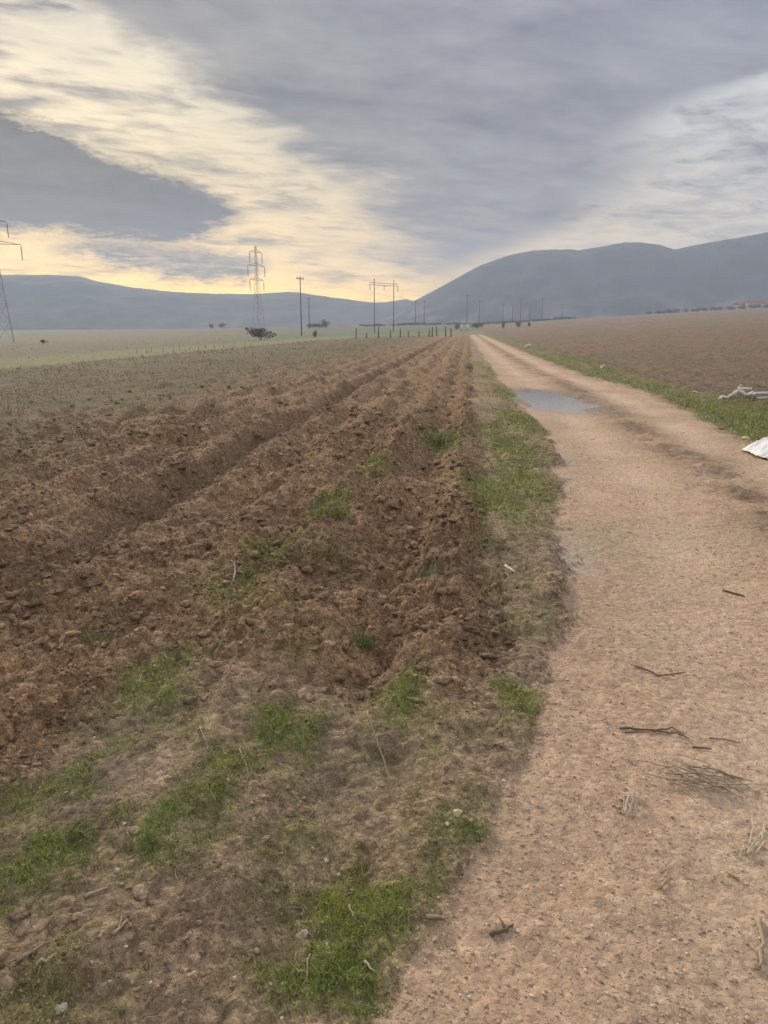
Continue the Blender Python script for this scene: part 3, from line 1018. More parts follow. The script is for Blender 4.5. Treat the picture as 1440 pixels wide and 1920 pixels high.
def build_clods():
    x, y, r = sample_polar(42000, 1.6, 22, -42, 28)
    m = masks(x, y)
    dens = m['plough'] * (1 - .75 * m['weed']) * np.clip(.35 + 1.3 * fbm(x, y, 1.1, 3, 151), .05, 1)
    dens = np.maximum(dens, (1 - m['road']) * .010 * (1 - m['right']))
    keep = RNG.random(len(x)) < dens * .42
    x, y, r = x[keep], y[keep], r[keep]
    N = len(x)
    sz = (.007 + .040 * RNG.random(N) ** 2.2) * np.clip(.6 + r * .09, .65, 1.7)
    Sx = np.stack([sz * (1 + .6 * RNG.random(N)), sz * (.8 + .3 * RNG.random(N)), sz * (.5 + .35 * RNG.random(N))], 1)
    m2 = masks(x, y)
    c = ground_colour(x, y, m2, np.zeros(N)) * (.75 + .5 * RNG.random((N, 1)))
    P = np.stack([x, y, height(x, y, m2)], 1)
    protos = [lumpy(2, k + 1, .8, 1.9, 9) for k in range(12)]
    stuff(link('soil_clods', scatter_solid('soil_clods', protos, P, Sx, c, smooth=False, sink=.45), M_CLOD), 'brown clods of turned soil strewn over the ploughed strip', 'soil')
    print('clods', N)


def build_crumbs():
    x, y, r = sample_polar(64000, 1.5, 15, -42, 24)
    m = masks(x, y)
    dens = m['plough'] * np.clip(.45 + 1.4 * fbm(x, y, 1.6, 3, 157), .08, 1) + (1 - m['plough']) * (1 - m['road']) * .14 * np.clip(.3 + 2 * fbm(m['s'] * .4, m['t'], 2.2, 3, 158), 0, 1)
    keep = RNG.random(len(x)) < dens * (1 - m['right']) * .62
    x, y, r = x[keep], y[keep], r[keep]
    N = len(x)
    sz = (.0035 + .011 * RNG.random(N) ** 2.2) * np.clip(.6 + r * .12, .7, 1.9)
    Sx = np.stack([sz * (1 + .7 * RNG.random(N)), sz * (.8 + .4 * RNG.random(N)), sz * (.6 + .4 * RNG.random(N))], 1)
    m2 = masks(x, y)
    c = ground_colour(x, y, m2, np.zeros(N)) * (.7 + .7 * RNG.random((N, 1)))
    P = np.stack([x, y, height(x, y, m2)], 1)
    protos = [lumpy(1, k + 60, .8, 1.6, 5) for k in range(10)]
    stuff(link('soil_crumbs', scatter_solid('soil_crumbs', protos, P, Sx, np.clip(c, .02, .6), smooth=False, sink=.3), M_CLOD), 'fine brown soil crumbs between the clods of the ploughed strip', 'soil')
    print('crumbs', N)


def build_gravel():
    x, y, r = sample_polar(52000, 1.2, 11, -32, 42)
    m = masks(x, y)
    dens = (m['road'] * (.35 + .65 * np.clip(.5 + 1.8 * fbm(x, y, 1.3, 3, 161), 0, 1)) + .014 * (1 - m['road'])) * (1 - .5 * ss(r, 4, 11))
    keep = RNG.random(len(x)) < dens * .8
    x, y, r = x[keep], y[keep], r[keep]
    N = len(x)
    sz = (.0020 + .0052 * RNG.random(N) ** 4) * np.clip(.8 + r * .10, .9, 1.8)
    Sx = np.stack([sz * (1 + .5 * RNG.random(N)), sz, sz * (.55 + .3 * RNG.random(N))], 1)
    k = RNG.random((N, 1))
    c = np.where(k < .68, np.array([.47, .33, .22]), np.where(k < .85, np.array([.58, .45, .33]), np.where(k < .95, np.array([.35, .25, .175]), np.array([.60, .50, .40])))) * (.7 + .55 * RNG.random((N, 1)))
    P = np.stack([x, y, height(x, y)], 1)
    protos = [lumpy(1, k + 30, .6, 1.2) for k in range(8)]
    stuff(link('gravel', scatter_solid('gravel', protos, P, Sx, np.clip(c, 0, .8), smooth=False, sink=.35), M_PEB), 'fine reddish gravel lying loose on the dirt track', 'gravel')
    print('gravel', N)


build_grass()
build_weeds()
build_straw()
build_clods()
build_crumbs()
build_gravel()


# ------------------------------------------------------------------ stones
def stone(px, py, wpx, label, m=M_STONE, flat=.55, seed=1):
    p = ground(px, py)
    dist = math.sqrt(p[0] ** 2 + p[1] ** 2 + (EYE - p[2]) ** 2)
    w = wpx / FPX * dist / 2
    v, f = lumpy(4, seed, .36, 1.5, 11)
    v = v * (1 + .06 * fbm(v[:, 0] + v[:, 2], v[:, 1] - v[:, 2], 4.0, 3, seed))[:, None]
    v = v * np.array([w, w * .75, w * flat])
    o = link('stone', npmesh('stone', v, tris=f), m, loc=(p[0], p[1], p[2] + w * flat * .35))
    o.rotation_euler = (0, 0, seed * 1.3)
    return tag(o, label, 'stone')


stone(857, 1525, 27, 'flat yellowish stone at the edge of the track beside a smaller stone', M_STONEY, .4, 3)
stone(841, 1548, 13, 'small pale stone in the grass just below the flat yellowish stone', M_STONE, .8, 4)
stone(570, 1752, 20, 'round whitish stone beside a lump of soil in the big grass patch', M_STONE, .8, 5)
stone(611, 1614, 17, 'pale grey stone at the upper edge of the big grass patch', M_STONE, .6, 6)
stone(220, 1634, 15, 'pale pebble on bare soil between two strips of grass', M_STONE, .7, 7)
stone(116, 1896, 24, 'pale angular stone lying alone on trodden bare soil', M_STONE, .6, 8)
stone(1065, 1276, 9, 'tiny white stone on the left edge of the track', M_BARE, .8, 9)
stone(233, 1546, 9, 'small white pebble next to the clods by the left grass strip', M_BARE, .7, 10)
stone(636, 1641, 9, 'tiny white pebble inside the big grass patch', M_BARE, .7, 11)
stone(532, 1846, 13, 'small yellowish pebble at the lower left of the big grass patch', M_STONEY, .7, 12)
stone(1398, 823, 24, 'flat pale stone lying beside the white plastic sheet', M_STONEY, .35, 13)
stone(1302, 738, 14, 'small pale rock at the start of the right grass verge', M_BARE, .7, 14)
stone(585, 872, 12, 'small pale stone among dark clods of the ploughed strip', M_BARE, .6, 15)
stone(990, 652, 16, 'white lump on the far grass verge right of the track', M_BARE, .9, 16)
stone(1130, 690, 12, 'pale stone on the grass verge opposite the puddle', M_BARE, .8, 17)


# ------------------------------------------------------------------ twigs, stalks, bark
def pathpts(pix, lift):
    out = []
    for k, (px, py) in enumerate(pix):
        p = ground(px, py)
        out.append(np.array([p[0], p[1], p[2] + (lift[k] if isinstance(lift, (list, tuple)) else lift)]))
    return out


def smoothpath(pts, n=4, jit=0.0):
    pts = [np.array(p) for p in pts]
    out = []
    for i in range(len(pts) - 1):
        for k in range(n):
            f = k / n
            q = pts[i] * (1 - f) + pts[i + 1] * f
            if jit and (i or k):
                q = q + np.array([random.gauss(0, jit), random.gauss(0, jit), abs(random.gauss(0, jit * .5))])
            out.append(q)
    out.append(pts[-1])
    return out


def stick(name, pix, r, m, label, cat, lift=.006, taper=.45, sides=None, jit=.003, group=None):
    P = smoothpath(pathpts(pix, lift), 4, jit)
    o0 = P[0].copy()
    L = len(P)
    rr = [r * (1 - (1 - taper) * k / (L - 1)) * random.uniform(.85, 1.15) for k in range(L)]
    o = MB().tube([p - o0 for p in P], rr, 7).build(name, m, smooth=True, loc=o0)
    for sp, sr in (sides or []):
        Q = smoothpath(pathpts(sp, lift), 3, jit)
        MB().tube([p - o0 for p in Q], [sr * (1 - .6 * k / (len(Q) - 1)) for k in range(len(Q))], 6).build('side_twig', m, o, smooth=True)
    return tag(o, label, cat, group)


stick('twig', [(1355, 1108), (1396, 1120)], .009, M_TWIGD, 'short straight dark twig lying alone on the track', 'twig')
stick('twig', [(1190, 1250), (1235, 1270), (1285, 1262)], .005, M_TWIGD, 'thin dark twig bent in the middle on the track', 'twig')
stick('twig', [(1162, 1368), (1225, 1372), (1270, 1378), (1292, 1388)], .005, M_TWIGD, 'long dark twig with a forked thick end on the track', 'twig', sides=[([(1225, 1373), (1260, 1368), (1285, 1380)], .004), ([(1172, 1376), (1225, 1373)], .003)])
stick('twig', [(1330, 1386), (1388, 1394)], .003, M_TWIGD, 'very thin dark twig right of the forked long twig', 'twig')
stick('twig', [(1298, 1403), (1334, 1407)], .005, M_TWIGD, 'short dark twig just above the brushwood pile', 'twig')
stick('twig', [(920, 1756), (948, 1748), (962, 1738)], .007, M_TWIGD, 'reddish brown knotty twig on the gravel near the big grass patch', 'twig', sides=[([(948, 1748), (935, 1722)], .005)])
stick('twig', [(1424, 1725), (1430, 1775), (1422, 1815), (1414, 1822)], .007, M_STALK, 'long pale curved stick lying on the right side of the track', 'twig')
stick('twig', [(1363, 1636), (1386, 1655)], .004, M_STALK, 'short pale straw stick below the curled bark strips', 'twig')
stick('twig', [(1238, 1668), (1258, 1648)], .005, M_STALK, 'short cream stick on the track beside a pale speck', 'twig')
stick('twig', [(1240, 1640), (1254, 1618)], .004, M_STALK, 'thin cream stick above the short cream stick on the track', 'twig')
stick('twig', [(948, 1060), (965, 1076)], .012, M_BARE, 'short thick whitish stick at the grass edge of the track', 'twig', lift=.012)
stick('twig', [(986, 1068), (988, 1048)], .008, M_TWIGD, 'dark stub standing in the mud at the edge of the track', 'twig', lift=[0, .05])
stick('twig', [(160, 1685), (202, 1668)], .006, M_STALK, 'straight pale stalk on bare soil left of the grass', 'twig')
stick('twig', [(212, 1755), (240, 1728)], .005, M_STALK, 'pale forked straw stalk on the bare soil', 'twig', sides=[([(222, 1745), (228, 1722)], .003)])
stick('twig', [(68, 1815), (108, 1792)], .006, M_STALK, 'pale broken stalk beside dark weed stems on the bare soil', 'twig')
stick('twig', [(30, 1812), (60, 1790), (95, 1772)], .004, M_TWIGD, 'dark thin weed stem beside the pale broken stalk', 'twig')
stick('twig', [(688, 1376), (712, 1430), (735, 1482)], .0035, M_STALK, 'long thin dry stalk leaning above the clods', 'stalk', lift=[.10, .06, .01])
stick('twig', [(800, 1722), (840, 1722)], .007, M_STALK, 'short pale stick at the boundary of grass and gravel', 'twig')
stick('twig', [(582, 1792), (566, 1852)], .004, M_STALK, 'thin dry stalk upright in the grass, leftmost of three', 'stalk')
stick('twig', [(596, 1775), (606, 1862)], .0035, M_STALK, 'thin dry stalk in the grass, middle of three', 'stalk')
stick('twig', [(612, 1770), (622, 1836)], .0035, M_STALK, 'thin dry stalk in the grass, rightmost of three', 'stalk')
stick('twig', [(656, 1700), (662, 1720), (678, 1735)], .004, M_STALK, 'curved pale root lying across the big grass patch', 'twig')
stick('twig', [(684, 1806), (706, 1826)], .004, M_STALK, 'short pale twig at the right edge of the big grass patch', 'twig')
stick('twig', [(437, 1090), (442, 1068), (434, 1060)], .005, M_BARE, 'pale dry stem standing among clods beside the grass ridge', 'stalk', lift=[0, .03, .035], sides=[([(440, 1075), (454, 1068)], .003)])
stick('twig', [(376, 1382), (388, 1410), (386, 1436)], .0022, M_STALK, 'thin pale stem bent over the dark grass patch', 'stalk', lift=[.05, .04, .005])
stick('twig', [(450, 1430), (465, 1465), (462, 1490)], .0022, M_STALK, 'pale arched stem at the right of the dark grass patch', 'stalk', lift=[.06, .05, .005])
stick('twig', [(486, 1300), (502, 1280)], .006, M_TWIGD, 'short dark stick leaning on the sods by the wheel rut', 'twig', lift=[.01, .04])

# brushwood pile on the track
bp0 = ground(1330, 1472)
pile = empty('brushwood_pile', bp0)
tag(pile, 'heap of thin grey brushwood lying on the track', 'brushwood')
random.seed(21)
for k in range(30):
    cx, cy = random.gauss(1322, 32), random.gauss(1468, 11)
    ln = random.uniform(25, 62)
    sl = random.gauss(.36, .22)
    pts = pathpts([(cx - ln, cy - ln * sl), (cx, cy + random.gauss(0, 4)), (cx + ln, cy + ln * sl)], [random.uniform(.002, .02), random.uniform(.01, .04), random.uniform(.002, .02)])
    P = [p - bp0 for p in smoothpath(pts, 3, .002)]
    rr = random.uniform(.0013, .0034)
    MB().tube(P, [rr * (1 - .5 * i / (len(P) - 1)) for i in range(len(P))], 5).build('twig', random.choice([M_TWIG, M_TWIG, M_BARK]), pile, smooth=True)


def bark_strips(cpx, label, strips):
    p0 = ground(*cpx)
    e = empty('bark_strips', p0)
    tag(e, label, 'bark')
    for pix, w, lift in strips:
        P = [p - p0 for p in smoothpath(pathpts(pix, lift), 5, .0022)]
        w = w * .72
        MB().tube(P, [w * (.5 + .6 * math.sin(math.pi * (.15 + .7 * i / (len(P) - 1)))) for i in range(len(P))], 7, flat=.45).build('bark_strip', M_BARK, e, smooth=True)


bark_strips((1182, 1512), 'bundle of curled grey bark strips on the middle of the track', [
    ([(1164, 1488), (1178, 1504), (1172, 1532)], .006, [.01, .03, .008]), ([(1172, 1484), (1186, 1502), (1180, 1534)], .006, [.02, .04, .008]),
    ([(1184, 1492), (1192, 1510), (1186, 1536)], .005, [.02, .03, .006]), ([(1158, 1496), (1170, 1508), (1168, 1530)], .004, [.005, .015, .006]), ([(1192, 1490), (1196, 1512), (1190, 1534)], .004, [.01, .02, .004])])
bark_strips((1410, 1590), 'curled pale twigs and bark beside the brushwood pile', [
    ([(1408, 1538), (1412, 1565), (1405, 1592)], .005, [.02, .03, .008]), ([(1436, 1552), (1428, 1585), (1400, 1608)], .005, [.02, .03, .006]), ([(1430, 1560), (1420, 1588), (1396, 1606)], .004, [.02, .03, .006]),
    ([(1400, 1592), (1390, 1602), (1386, 1612)], .006, [.01, .012, .006]), ([(1442, 1575), (1424, 1600), (1404, 1612)], .004, [.01, .02, .004])])


# ------------------------------------------------------------------ tufts of tall grass standing on the sods
def tuft(px, py, label, h, n, spread, cols):
    p = ground(px, py)
    e = np.stack([np.clip(RNG.normal(0, spread, n), -1.6 * spread, 1.6 * spread), np.clip(RNG.normal(0, spread * .7, n), -spread, spread), np.zeros(n)], 1)
    L = h * (.5 + .6 * RNG.random(n))
    W = np.full(n, .007) * np.clip(p[1] / 8, .6, 2)
    c = np.array(cols)[RNG.integers(0, len(cols), n)] * (.7 + .5 * RNG.random((n, 1)))
    o = link('grass_tuft', blades('grass_tuft', e, L, W, c, .45, .6), M_BLADE, loc=p - np.array([0, 0, .01]))
    tag(o, label, 'grass tuft')


GR, DRY, OLV = (.21, .27, .06), (.42, .37, .22), (.28, .29, .10)
tuft(830, 836, 'large green and straw-tipped grass tuft on the ploughed strip', .28, 420, .16, [GR, OLV, DRY, GR])
tuft(620, 968, 'green grass tuft on a sod beside the ploughed furrow', .13, 240, .09, [GR, OLV])
tuft(692, 890, 'small olive grass tuft behind the green tuft on the sods', .12, 200, .1, [OLV, GR])
tuft(800, 1080, 'grey-green spiky weed among the clods near the verge', .10, 110, .05, [(.20, .22, .13), OLV])
tuft(672, 1205, 'dark green grass tuft above the wheel rut', .07, 200, .05, [GR, (.09, .13, .03)])
tuft(180, 1195, 'grey-green weed clump on the clods at the left', .08, 160, .06, [(.17, .19, .10), OLV])
tuft(1408, 748, 'dry greyish weeds growing behind the bleached branches', .35, 220, .35, [(.25, .24, .15), OLV, DRY])
tuft(880, 690, 'pale dry weed standing at the field edge left of the puddle', .40, 60, .08, [DRY, (.30, .26, .18)])


# ------------------------------------------------------------------ bleached branches and the white sheet by the track
def branch():
    p0 = ground(1385, 752)
    e = empty('fallen_branch', p0)
    tag(e, 'bleached forked branch lying on the right grass verge', 'branch')
    sc = p0[1] / FPX

    def q(px, py, up=0.0, back=0.0):       # around the branch, sized by its distance
        return np.array([(px - 1385) * sc, back, (752 - py) * sc * 1.03 + .02 + up])
    for nm, pts, rr in (('limb', [q(1347, 750), q(1358, 747, 0, .1), q(1368, 749, 0, .1)], [.02, .035, .03]),
                        ('limb', [q(1367, 750, 0, .1), q(1375, 741), q(1384, 733), q(1386, 725)], [.04, .04, .035, .018]),
                        ('limb', [q(1383, 734), q(1392, 742, 0, -.1), q(1402, 740, 0, -.1), q(1409, 737)], [.04, .035, .03, .02]),
                        ('limb', [q(1392, 734, 0, .2), q(1402, 733, 0, .2), q(1411, 733, 0, .1)], [.02, .028, .02])):
        P = smoothpath(pts, 4, .008)
        R_ = np.interp(np.linspace(0, 1, len(P)), np.linspace(0, 1, len(rr)), rr)
        MB().tube(P, list(R_), 7).build(nm, M_WHITE, e, smooth=True)
    p1 = ground(1430, 752)
    e2 = empty('fallen_branch', p1)
    tag(e2, 'pair of pale straight branches lying right of the forked branch', 'branch')
    sc = p1[1] / FPX
    for pts, rr in (([(1413, 740), (1425, 741), (1450, 740), (1480, 742)], .032), ([(1420, 750), (1435, 749), (1470, 748)], .03), ([(1414, 741), (1424, 750)], .028)):
        P = smoothpath([np.array([(a - 1430) * sc, random.uniform(-.1, .1), (752 - b) * sc + .03]) for a, b in pts], 4, .008)
        MB().tube(P, [rr * random.uniform(.8, 1.1) for _ in P], 7).build('limb', M_WHITE, e2, smooth=True)


branch()


def plastic_sheet():
    p = ground(1486, 852)
    n = 60
    u, v = np.meshgrid(np.linspace(-1, 1, n), np.linspace(-1, 1, n))
    X, Y = u.ravel() * .50, v.ravel() * .34
    rr = np.maximum(np.abs(u.ravel()) ** 1.6, np.abs(v.ravel()) ** 2.2)
    hump = .30 * (1 - rr) ** .8 * (1 + .4 * u.ravel())
    cr = (1 - np.abs(fbm(X, Y, 5.5, 5, 171, .6))) ** 4 * .06
    Z = np.clip(hump, 0, None) + cr * (.35 + .65 * (1 - rr)) + .01
    X = X * (1 + .25 * fbm(X, Y, 2.5, 3, 173))
    Y = Y * (1 + .25 * fbm(X, Y, 2.5, 3, 175))
    V = np.stack([X, Y, Z], 1)
    i, j = np.meshgrid(np.arange(n - 1), np.arange(n - 1), indexing='ij')
    Q = np.stack([i * n + j, i * n + j + 1, (i + 1) * n + j + 1, (i + 1) * n + j], -1).reshape(-1, 4)
    o = link('plastic_sheet', npmesh('plastic_sheet', V, quads=Q), M_SACK, loc=p - np.array([0, 0, .02]))
    md = o.modifiers.new('thickness', 'SOLIDIFY')
    md.thickness = .006
    tag(o, 'crumpled white plastic sheet heaped at the right edge of the track', 'plastic sheet')


plastic_sheet()


# ------------------------------------------------------------------ pylons and poles
def far_point(px, dist):
    """on the terrain in the direction of a pixel column, at a given distance ahead"""
    d = pixdir(px, 612)
    x = d[0] / d[1] * dist
    return np.array([x, dist, zat(x, dist)])


def lattice_pylon(px, dist, H, label, arms, rz):
    p = far_point(px, dist)
    e = empty('lattice_pylon', p, rz)
    tag(e, label, 'pylon', None)
    bw, tw = 1.45, .36                       # half widths at the foot and at the neck
    hn = H * .62

    def hwid(z):
        return bw + (tw - bw) * min(1, z / hn) ** .9 if z < hn else tw * (1 - .45 * (z - hn) / (H - hn))
    lev = [0, .17, .31, .43, .53, .62, .70, .78, .86, .94, 1.0]
    lev = [q * H for q in lev]
    C4 = ((-1, -1), (1, -1), (1, 1), (-1, 1))
    for a, b in C4:
        MB().tube([(a * hwid(z), b * hwid(z), z - .2) for z in lev], .042, 4).build('leg', M_STEEL, e)
    for i in range(len(lev) - 1):
        mb = MB()
        z0, z1 = lev[i], lev[i + 1]
        w0, w1 = hwid(z0), hwid(z1)
        for k in range(4):
            a, b = C4[k], C4[(k + 1) % 4]
            mb.tube([(a[0] * w0, a[1] * w0, z0), (b[0] * w1, b[1] * w1, z1)], .017, 4)
            mb.tube([(b[0] * w0, b[1] * w0, z0), (a[0] * w1, a[1] * w1, z1)], .017, 4)
            mb.tube([(a[0] * w1, a[1] * w1, z1), (b[0] * w1, b[1] * w1, z1)], .015, 4)
        mb.build('bracing', M_STEEL, e)
    for zf, ln in arms:
        z = zf * H
        for sgn in (-1, 1):
            mb = MB()
            for yy in (-tw, tw):
                mb.tube([(sgn * tw * .6, yy * .8, z), (sgn * ln, 0, z)], .045, 4)
                mb.tube([(sgn * tw * .6, yy * .8, z + .6), (sgn * ln, 0, z)], .035, 4)
            arm = mb.build('cross_arm', M_STEEL, e)
            mi = MB()
            zz = z
            mi.tube([(sgn * ln, 0, z), (sgn * ln, 0, z - 2.9)], .05, 6)
            for q in range(14):
                mi.tube([(sgn * ln, 0, z - .4 - q * .17), (sgn * ln, 0, z - .46 - q * .17)], .14, 8)
            mi.build('insulator', M_INS, arm)


lattice_pylon(8, 150, 23.6, 'tall lattice pylon whose crossarm carries a hanging insulator, in the left field', [(.78, 4.6), (.95, 2.6)], rad(24))
lattice_pylon(485, 214, 23.6, 'lattice pylon standing behind a dark bush in the far pasture', [(.62, 3.0), (.78, 3.6), (.93, 2.6)], rad(60))


def wood_pole(px, dist, H, label, arm=1.3, rz=.5, group='far power poles'):
    p = far_point(px, dist)
    e = empty('power_pole', p, rz)
    tag(e, label, 'power pole', group)
    MB().tube([(0, 0, -.3), (0, 0, H * .5), (0, 0, H)], [.26, .22, .17] if dist > 250 else [.17, .14, .11], 8).build('shaft', M_POLE, e, smooth=True)
    a = MB().box((0, 0, H - .6), (arm * 2, .18, .2)).build('cross_arm', M_POLE, e)
    for q in (-arm * .9, 0, arm * .9):
        MB().tube([(q, 0, H - .5), (q, 0, H - .38), (q, 0, H - .2)], [.06, .11, .05], 8).build('insulator', M_INS, a, smooth=True)


wood_pole(565, 190, 14.2, 'tall dark concrete power pole right of the lattice pylon, standing alone in the pasture', 1.2, .9, None)
wood_pole(580, 330, 13.0, 'thin pale power pole just right of the tall dark pole', 1.1, .9, None)
wood_pole(779, 385, 12.2, 'power pole standing on the ridge line in front of the mountain foot', 1.0, .4)
wood_pole(795, 385, 12.2, 'power pole standing on the ridge line in front of the mountain foot', 1.0, .4)
for px, di, h in ((875, 360, 14.0), (898, 400, 12.5), (942, 410, 10.5), (960, 420, 10.5), (975, 415, 12.5), (992, 430, 10.0), (1015, 425, 12.5), (1052, 440, 9.0)):
    wood_pole(px, di, h, 'distant thin power pole beyond the end of the track, against the mountain', .9, .3)


def portal(px1, px2, dist, H):
    a, b = far_point(px1, dist), far_point(px2, dist + 6)
    e = empty('portal_pylon', a)
    tag(e, 'two-legged portal pylon with a beam across, in the far green pasture', 'pylon')
    d = b - a
    z1 = H
    for o_ in (np.zeros(3), d):
        MB().tube([(o_[0], o_[1], o_[2] - .3), (o_[0], o_[1], z1 * .5), (o_[0], o_[1], z1 + .9)], [.12, .105, .09], 8).build('leg', M_POLE, e, smooth=True)
    u = d / np.linalg.norm(d)
    for zz in (z1 - .2, z1 - .75):
        q0, q1 = -u * 1.9, d + u * 1.9
        MB().tube([(q0[0], q0[1], zz), (q1[0], q1[1], zz)], .08, 6).build('beam', M_STEEL, e)
    for f in (-.22, .5, 1.22):
        c = d * f
        MB().tube([(c[0], c[1], z1 - .8), (c[0], c[1], z1 - 1.1), (c[0], c[1], z1 - 2.2)], [.05, .1, .08], 6).build('insulator', M_INS, e)


portal(702, 738, 205, 13.2)


# ------------------------------------------------------------------ far bushes, trees, stakes, houses
def bush_mesh(name, w, h, n, cols, lsz):
    """leafy or twiggy crown: many small faces spread through uneven lobes"""
    lob = [(RNG.normal(0, .32), RNG.normal(0, .32), .3 + .45 * RNG.random(), .28 + .2 * RNG.random()) for _ in range(9)]
    P, Cc = [], []
    for k in range(n):
        a, b, c, r_ = lob[RNG.integers(0, 9)]
        d = RNG.normal(0, 1, 3)
        d /= np.linalg.norm(d)
        d = d * r_ * RNG.random() ** .4
        P.append(((a + d[0]) * w / 2 / .7, (b + d[1]) * w / 2 / .7, max(.02, (c + d[2])) * h))
        Cc.append(np.array(cols[RNG.integers(0, len(cols))]) * (.7 + .6 * RNG.random()))
    P = np.array(P)
    N = len(P)
    ax = RNG.normal(0, 1, (N, 3)); ax /= np.linalg.norm(ax, axis=1)[:, None]
    bx = np.cross(ax, RNG.normal(0, 1, (N, 3))); bx /= np.linalg.norm(bx, axis=1)[:, None]
    s_ = lsz * (.5 + RNG.random(N))[:, None]
    V = np.stack([P - ax * s_, P - bx * s_ * .5, P + ax * s_, P + bx * s_ * .5], 1).reshape(-1, 3)
    Q = np.arange(N)[:, None] * 4 + np.array([0, 1, 2, 3])
    return npmesh(name, V, quads=Q, col=np.repeat(np.array(Cc), 4, 0), smooth=False)


BR = [(.13, .105, .08), (.16, .13, .10), (.11, .095, .075)]
GN = [(.08, .085, .055), (.10, .105, .065), (.07, .07, .055)]


def bush(px, dist, wpx, hpx, label, cols=BR, name='bush', group=None, trunk=.15):
    p = far_point(px, dist)
    w, h = wpx / FPX * dist, hpx / FPX * dist
    e = empty(name, p)
    tag(e, label, 'tree' if 'tree' in name else 'bush', group)
    link('crown', bush_mesh('crown', w, h * (1 - trunk), 700, cols, max(w, h) * .05), M_LEAF, e, loc=(0, 0, h * trunk * .8))
    t = MB()
    for k in range(4):
        a = k * 1.6 + random.random()
        t.tube([(0, 0, -.1), (math.cos(a) * w * .08, math.sin(a) * w * .08, h * .3), (math.cos(a) * w * .25, math.sin(a) * w * .25, h * .7)], [h * .02 + .01, h * .015, h * .006], 5)
    t.build('trunk', M_TWIGD, e)


bush(488, 130, 46, 22, 'dark spreading bush in front of the lattice pylon at the pasture edge')
bush(590, 150, 9, 14, 'small narrow dark shrub at the far field edge below the tall pole')
bush(610, 330, 14, 16, 'small hazy tree on the far plain right of the thin pale pole', GN, 'tree')
bush(590, 345, 26, 9, 'low hazy thicket on the far plain at the foot of the thin pale pole', GN, 'bush')
bush(396, 380, 10, 9, 'small hazy tree on the far plain, left of a similar one', GN, 'tree')
bush(416, 380, 11, 10, 'small hazy tree on the far plain, right of a similar one', GN, 'tree')
bush(895, 240, 20, 11, 'low brown bush at the far end of the track', BR)
bush(858, 225, 12, 11, 'small dark bush left of the pale posts where the track ends', BR)
bush(945, 225, 8, 12, 'small upright dark shrub on the edge of the right field', BR)
bush(972, 240, 9, 13, 'small dark shrub between two others on the edge of the right field', BR)
bush(991, 240, 8, 9, 'lowest dark shrub on the edge of the right field', BR)
bush(78, 120, 12, 8, 'lone dark weed clump in the pale pasture near the pylon', BR)
for k in range(26):                                          # hedge on the skyline
    px = 690 + k * 15 + random.uniform(-5, 5)
    bush(px, 425 + random.uniform(-12, 12), random.uniform(12, 24), random.uniform(2, 4.5), 'low hedge shrub along the skyline beyond the track', GN, 'hedge_shrub', 'shrubs of the skyline hedge', .05)
for k in range(14):
    px = 1215 + k * 17 + random.uniform(-5, 5)
    bush(px, 440 + random.uniform(-10, 10), random.uniform(8, 18), random.uniform(4, 9), 'dark tree among the houses on the skyline of the right field', GN, 'village_tree', 'trees by the skyline houses', .1)


def house(px, dist, w, h, rz, label):
    p = far_point(px, dist)
    e = empty('house', p, rz)
    tag(e, label, 'house')
    dd = w * .75
    mb = MB().box((0, 0, h / 2 - .25), (w, dd, h + .5))
    mb.build('wall', M_WALL, e)
    rw, rd, rh = w / 2 + .4, dd / 2 + .4, h * .45
    MB().add([(-rw, -rd, h + .004), (rw, -rd, h + .004), (rw, rd, h + .004), (-rw, rd, h + .004), (-rw, 0, h + rh), (rw, 0, h + rh)],
             [(0, 1, 5, 4), (2, 3, 4, 5), (0, 4, 3), (1, 2, 5), (3, 2, 1, 0)]).build('roof', M_ROOF, e)
    for q in (-.28, .28):
        MB().box((q * w, -dd / 2 - .03, h * .55), (w * .16, .1, h * .32)).build('window', M_PANE, e)
    MB().box((0, -dd / 2 - .03, h * .36), (w * .12, .1, h * .7)).build('door', M_TWIGD, e)


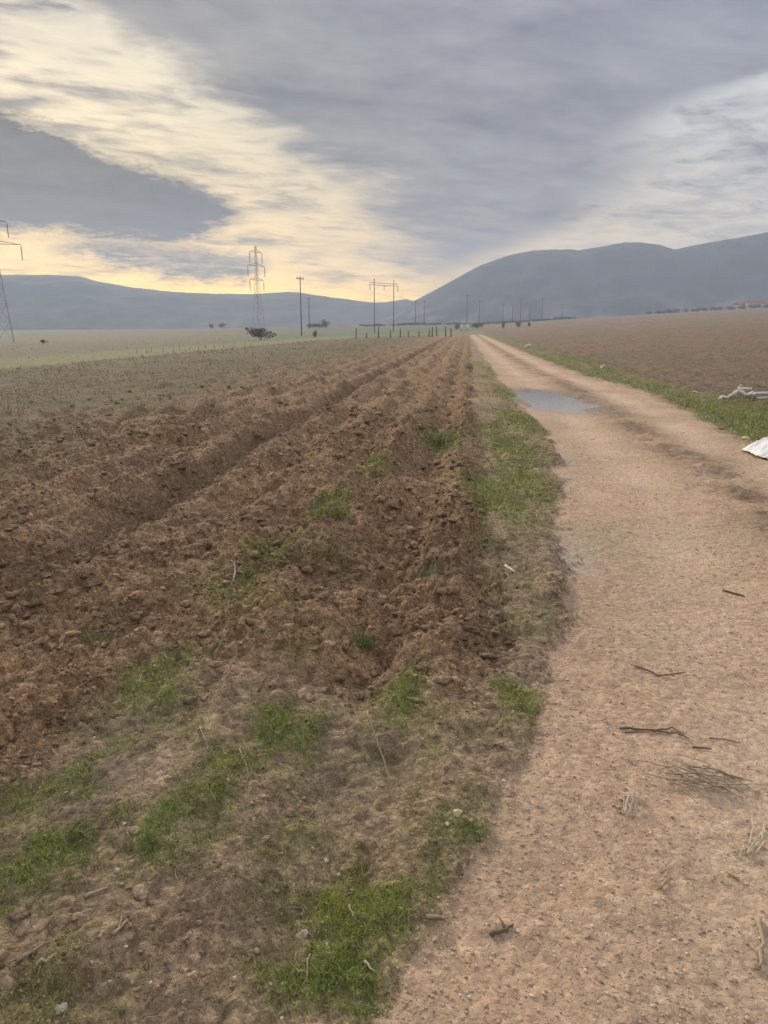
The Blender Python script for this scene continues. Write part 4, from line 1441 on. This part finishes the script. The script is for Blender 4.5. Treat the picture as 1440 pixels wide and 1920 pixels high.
house(1386, 452, 7.5, 3.4, .3, 'low house with a clay roof, leftmost on the skyline of the right field')
house(1408, 448, 9.0, 3.9, -.2, 'widest pale house with a clay roof on the skyline of the right field')
house(1430, 456, 7.0, 3.6, .5, 'small pale house right of the widest house on the skyline')
house(1322, 462, 6.0, 2.6, .1, 'lone low shed-like house half hidden by trees on the skyline')


def post(px, dist, h, r_, m, label, name, group=None):
    p = far_point(px, dist)
    lean = random.gauss(0, .05)
    o = MB().tube([(0, 0, -.2), (lean * h * .5, 0, h * .5), (lean * h, 0, h)], [r_, r_ * .92, r_ * .8], 7).build(name, m, smooth=True, loc=p)
    tag(o, label, 'post', group)


post(866, 205, 1.8, .34, M_WHITE, 'pale concrete post on the left side of the far track end', 'marker_post')
post(877, 205, 1.8, .32, M_WHITE, 'pale concrete post on the right side of the far track end', 'marker_post')
random.seed(44)
for px in (668, 690, 712, 733, 753, 768, 785, 802, 812, 822, 835, 846):
    post(px + random.uniform(-3, 3), 132 + random.uniform(-8, 8), random.uniform(1.0, 1.9), .11, M_TWIGD, 'dark wooden stake in the row across the far end of the field', 'wooden_stake', 'stakes at the far end of the field')
for k in range(14):
    px = 250 + k * 17 + random.uniform(-5, 5)
    dd = 61 + (px - 300) * .10
    post(px, dd, random.uniform(.3, .55), .025, M_TWIG, 'thin dark stake along the edge of the pale pasture', 'wooden_stake', 'thin stakes along the pasture edge')

# ------------------------------------------------------------------ haze: one closed box of even pale air round the whole place
hz = MB().box((0, 620, 62), (3400, 2140, 164)).build('haze', None)
hm = bpy.data.materials.new('haze_air')
hm.use_nodes = True
hn = hm.node_tree
hn.nodes.clear()
vol = hn.nodes.new('ShaderNodeVolumePrincipled')
vol.inputs['Color'].default_value = (.70, .81, 1.0, 1)
vol.inputs['Density'].default_value = .00074
vol.inputs['Anisotropy'].default_value = .0
ho = hn.nodes.new('ShaderNodeOutputMaterial')
hn.links.new(vol.outputs[0], ho.inputs['Volume'])
hz.data.materials.append(hm)
hz['kind'] = 'stuff'
tag(hz, 'pale evening haze lying over the plain and hills', 'haze')
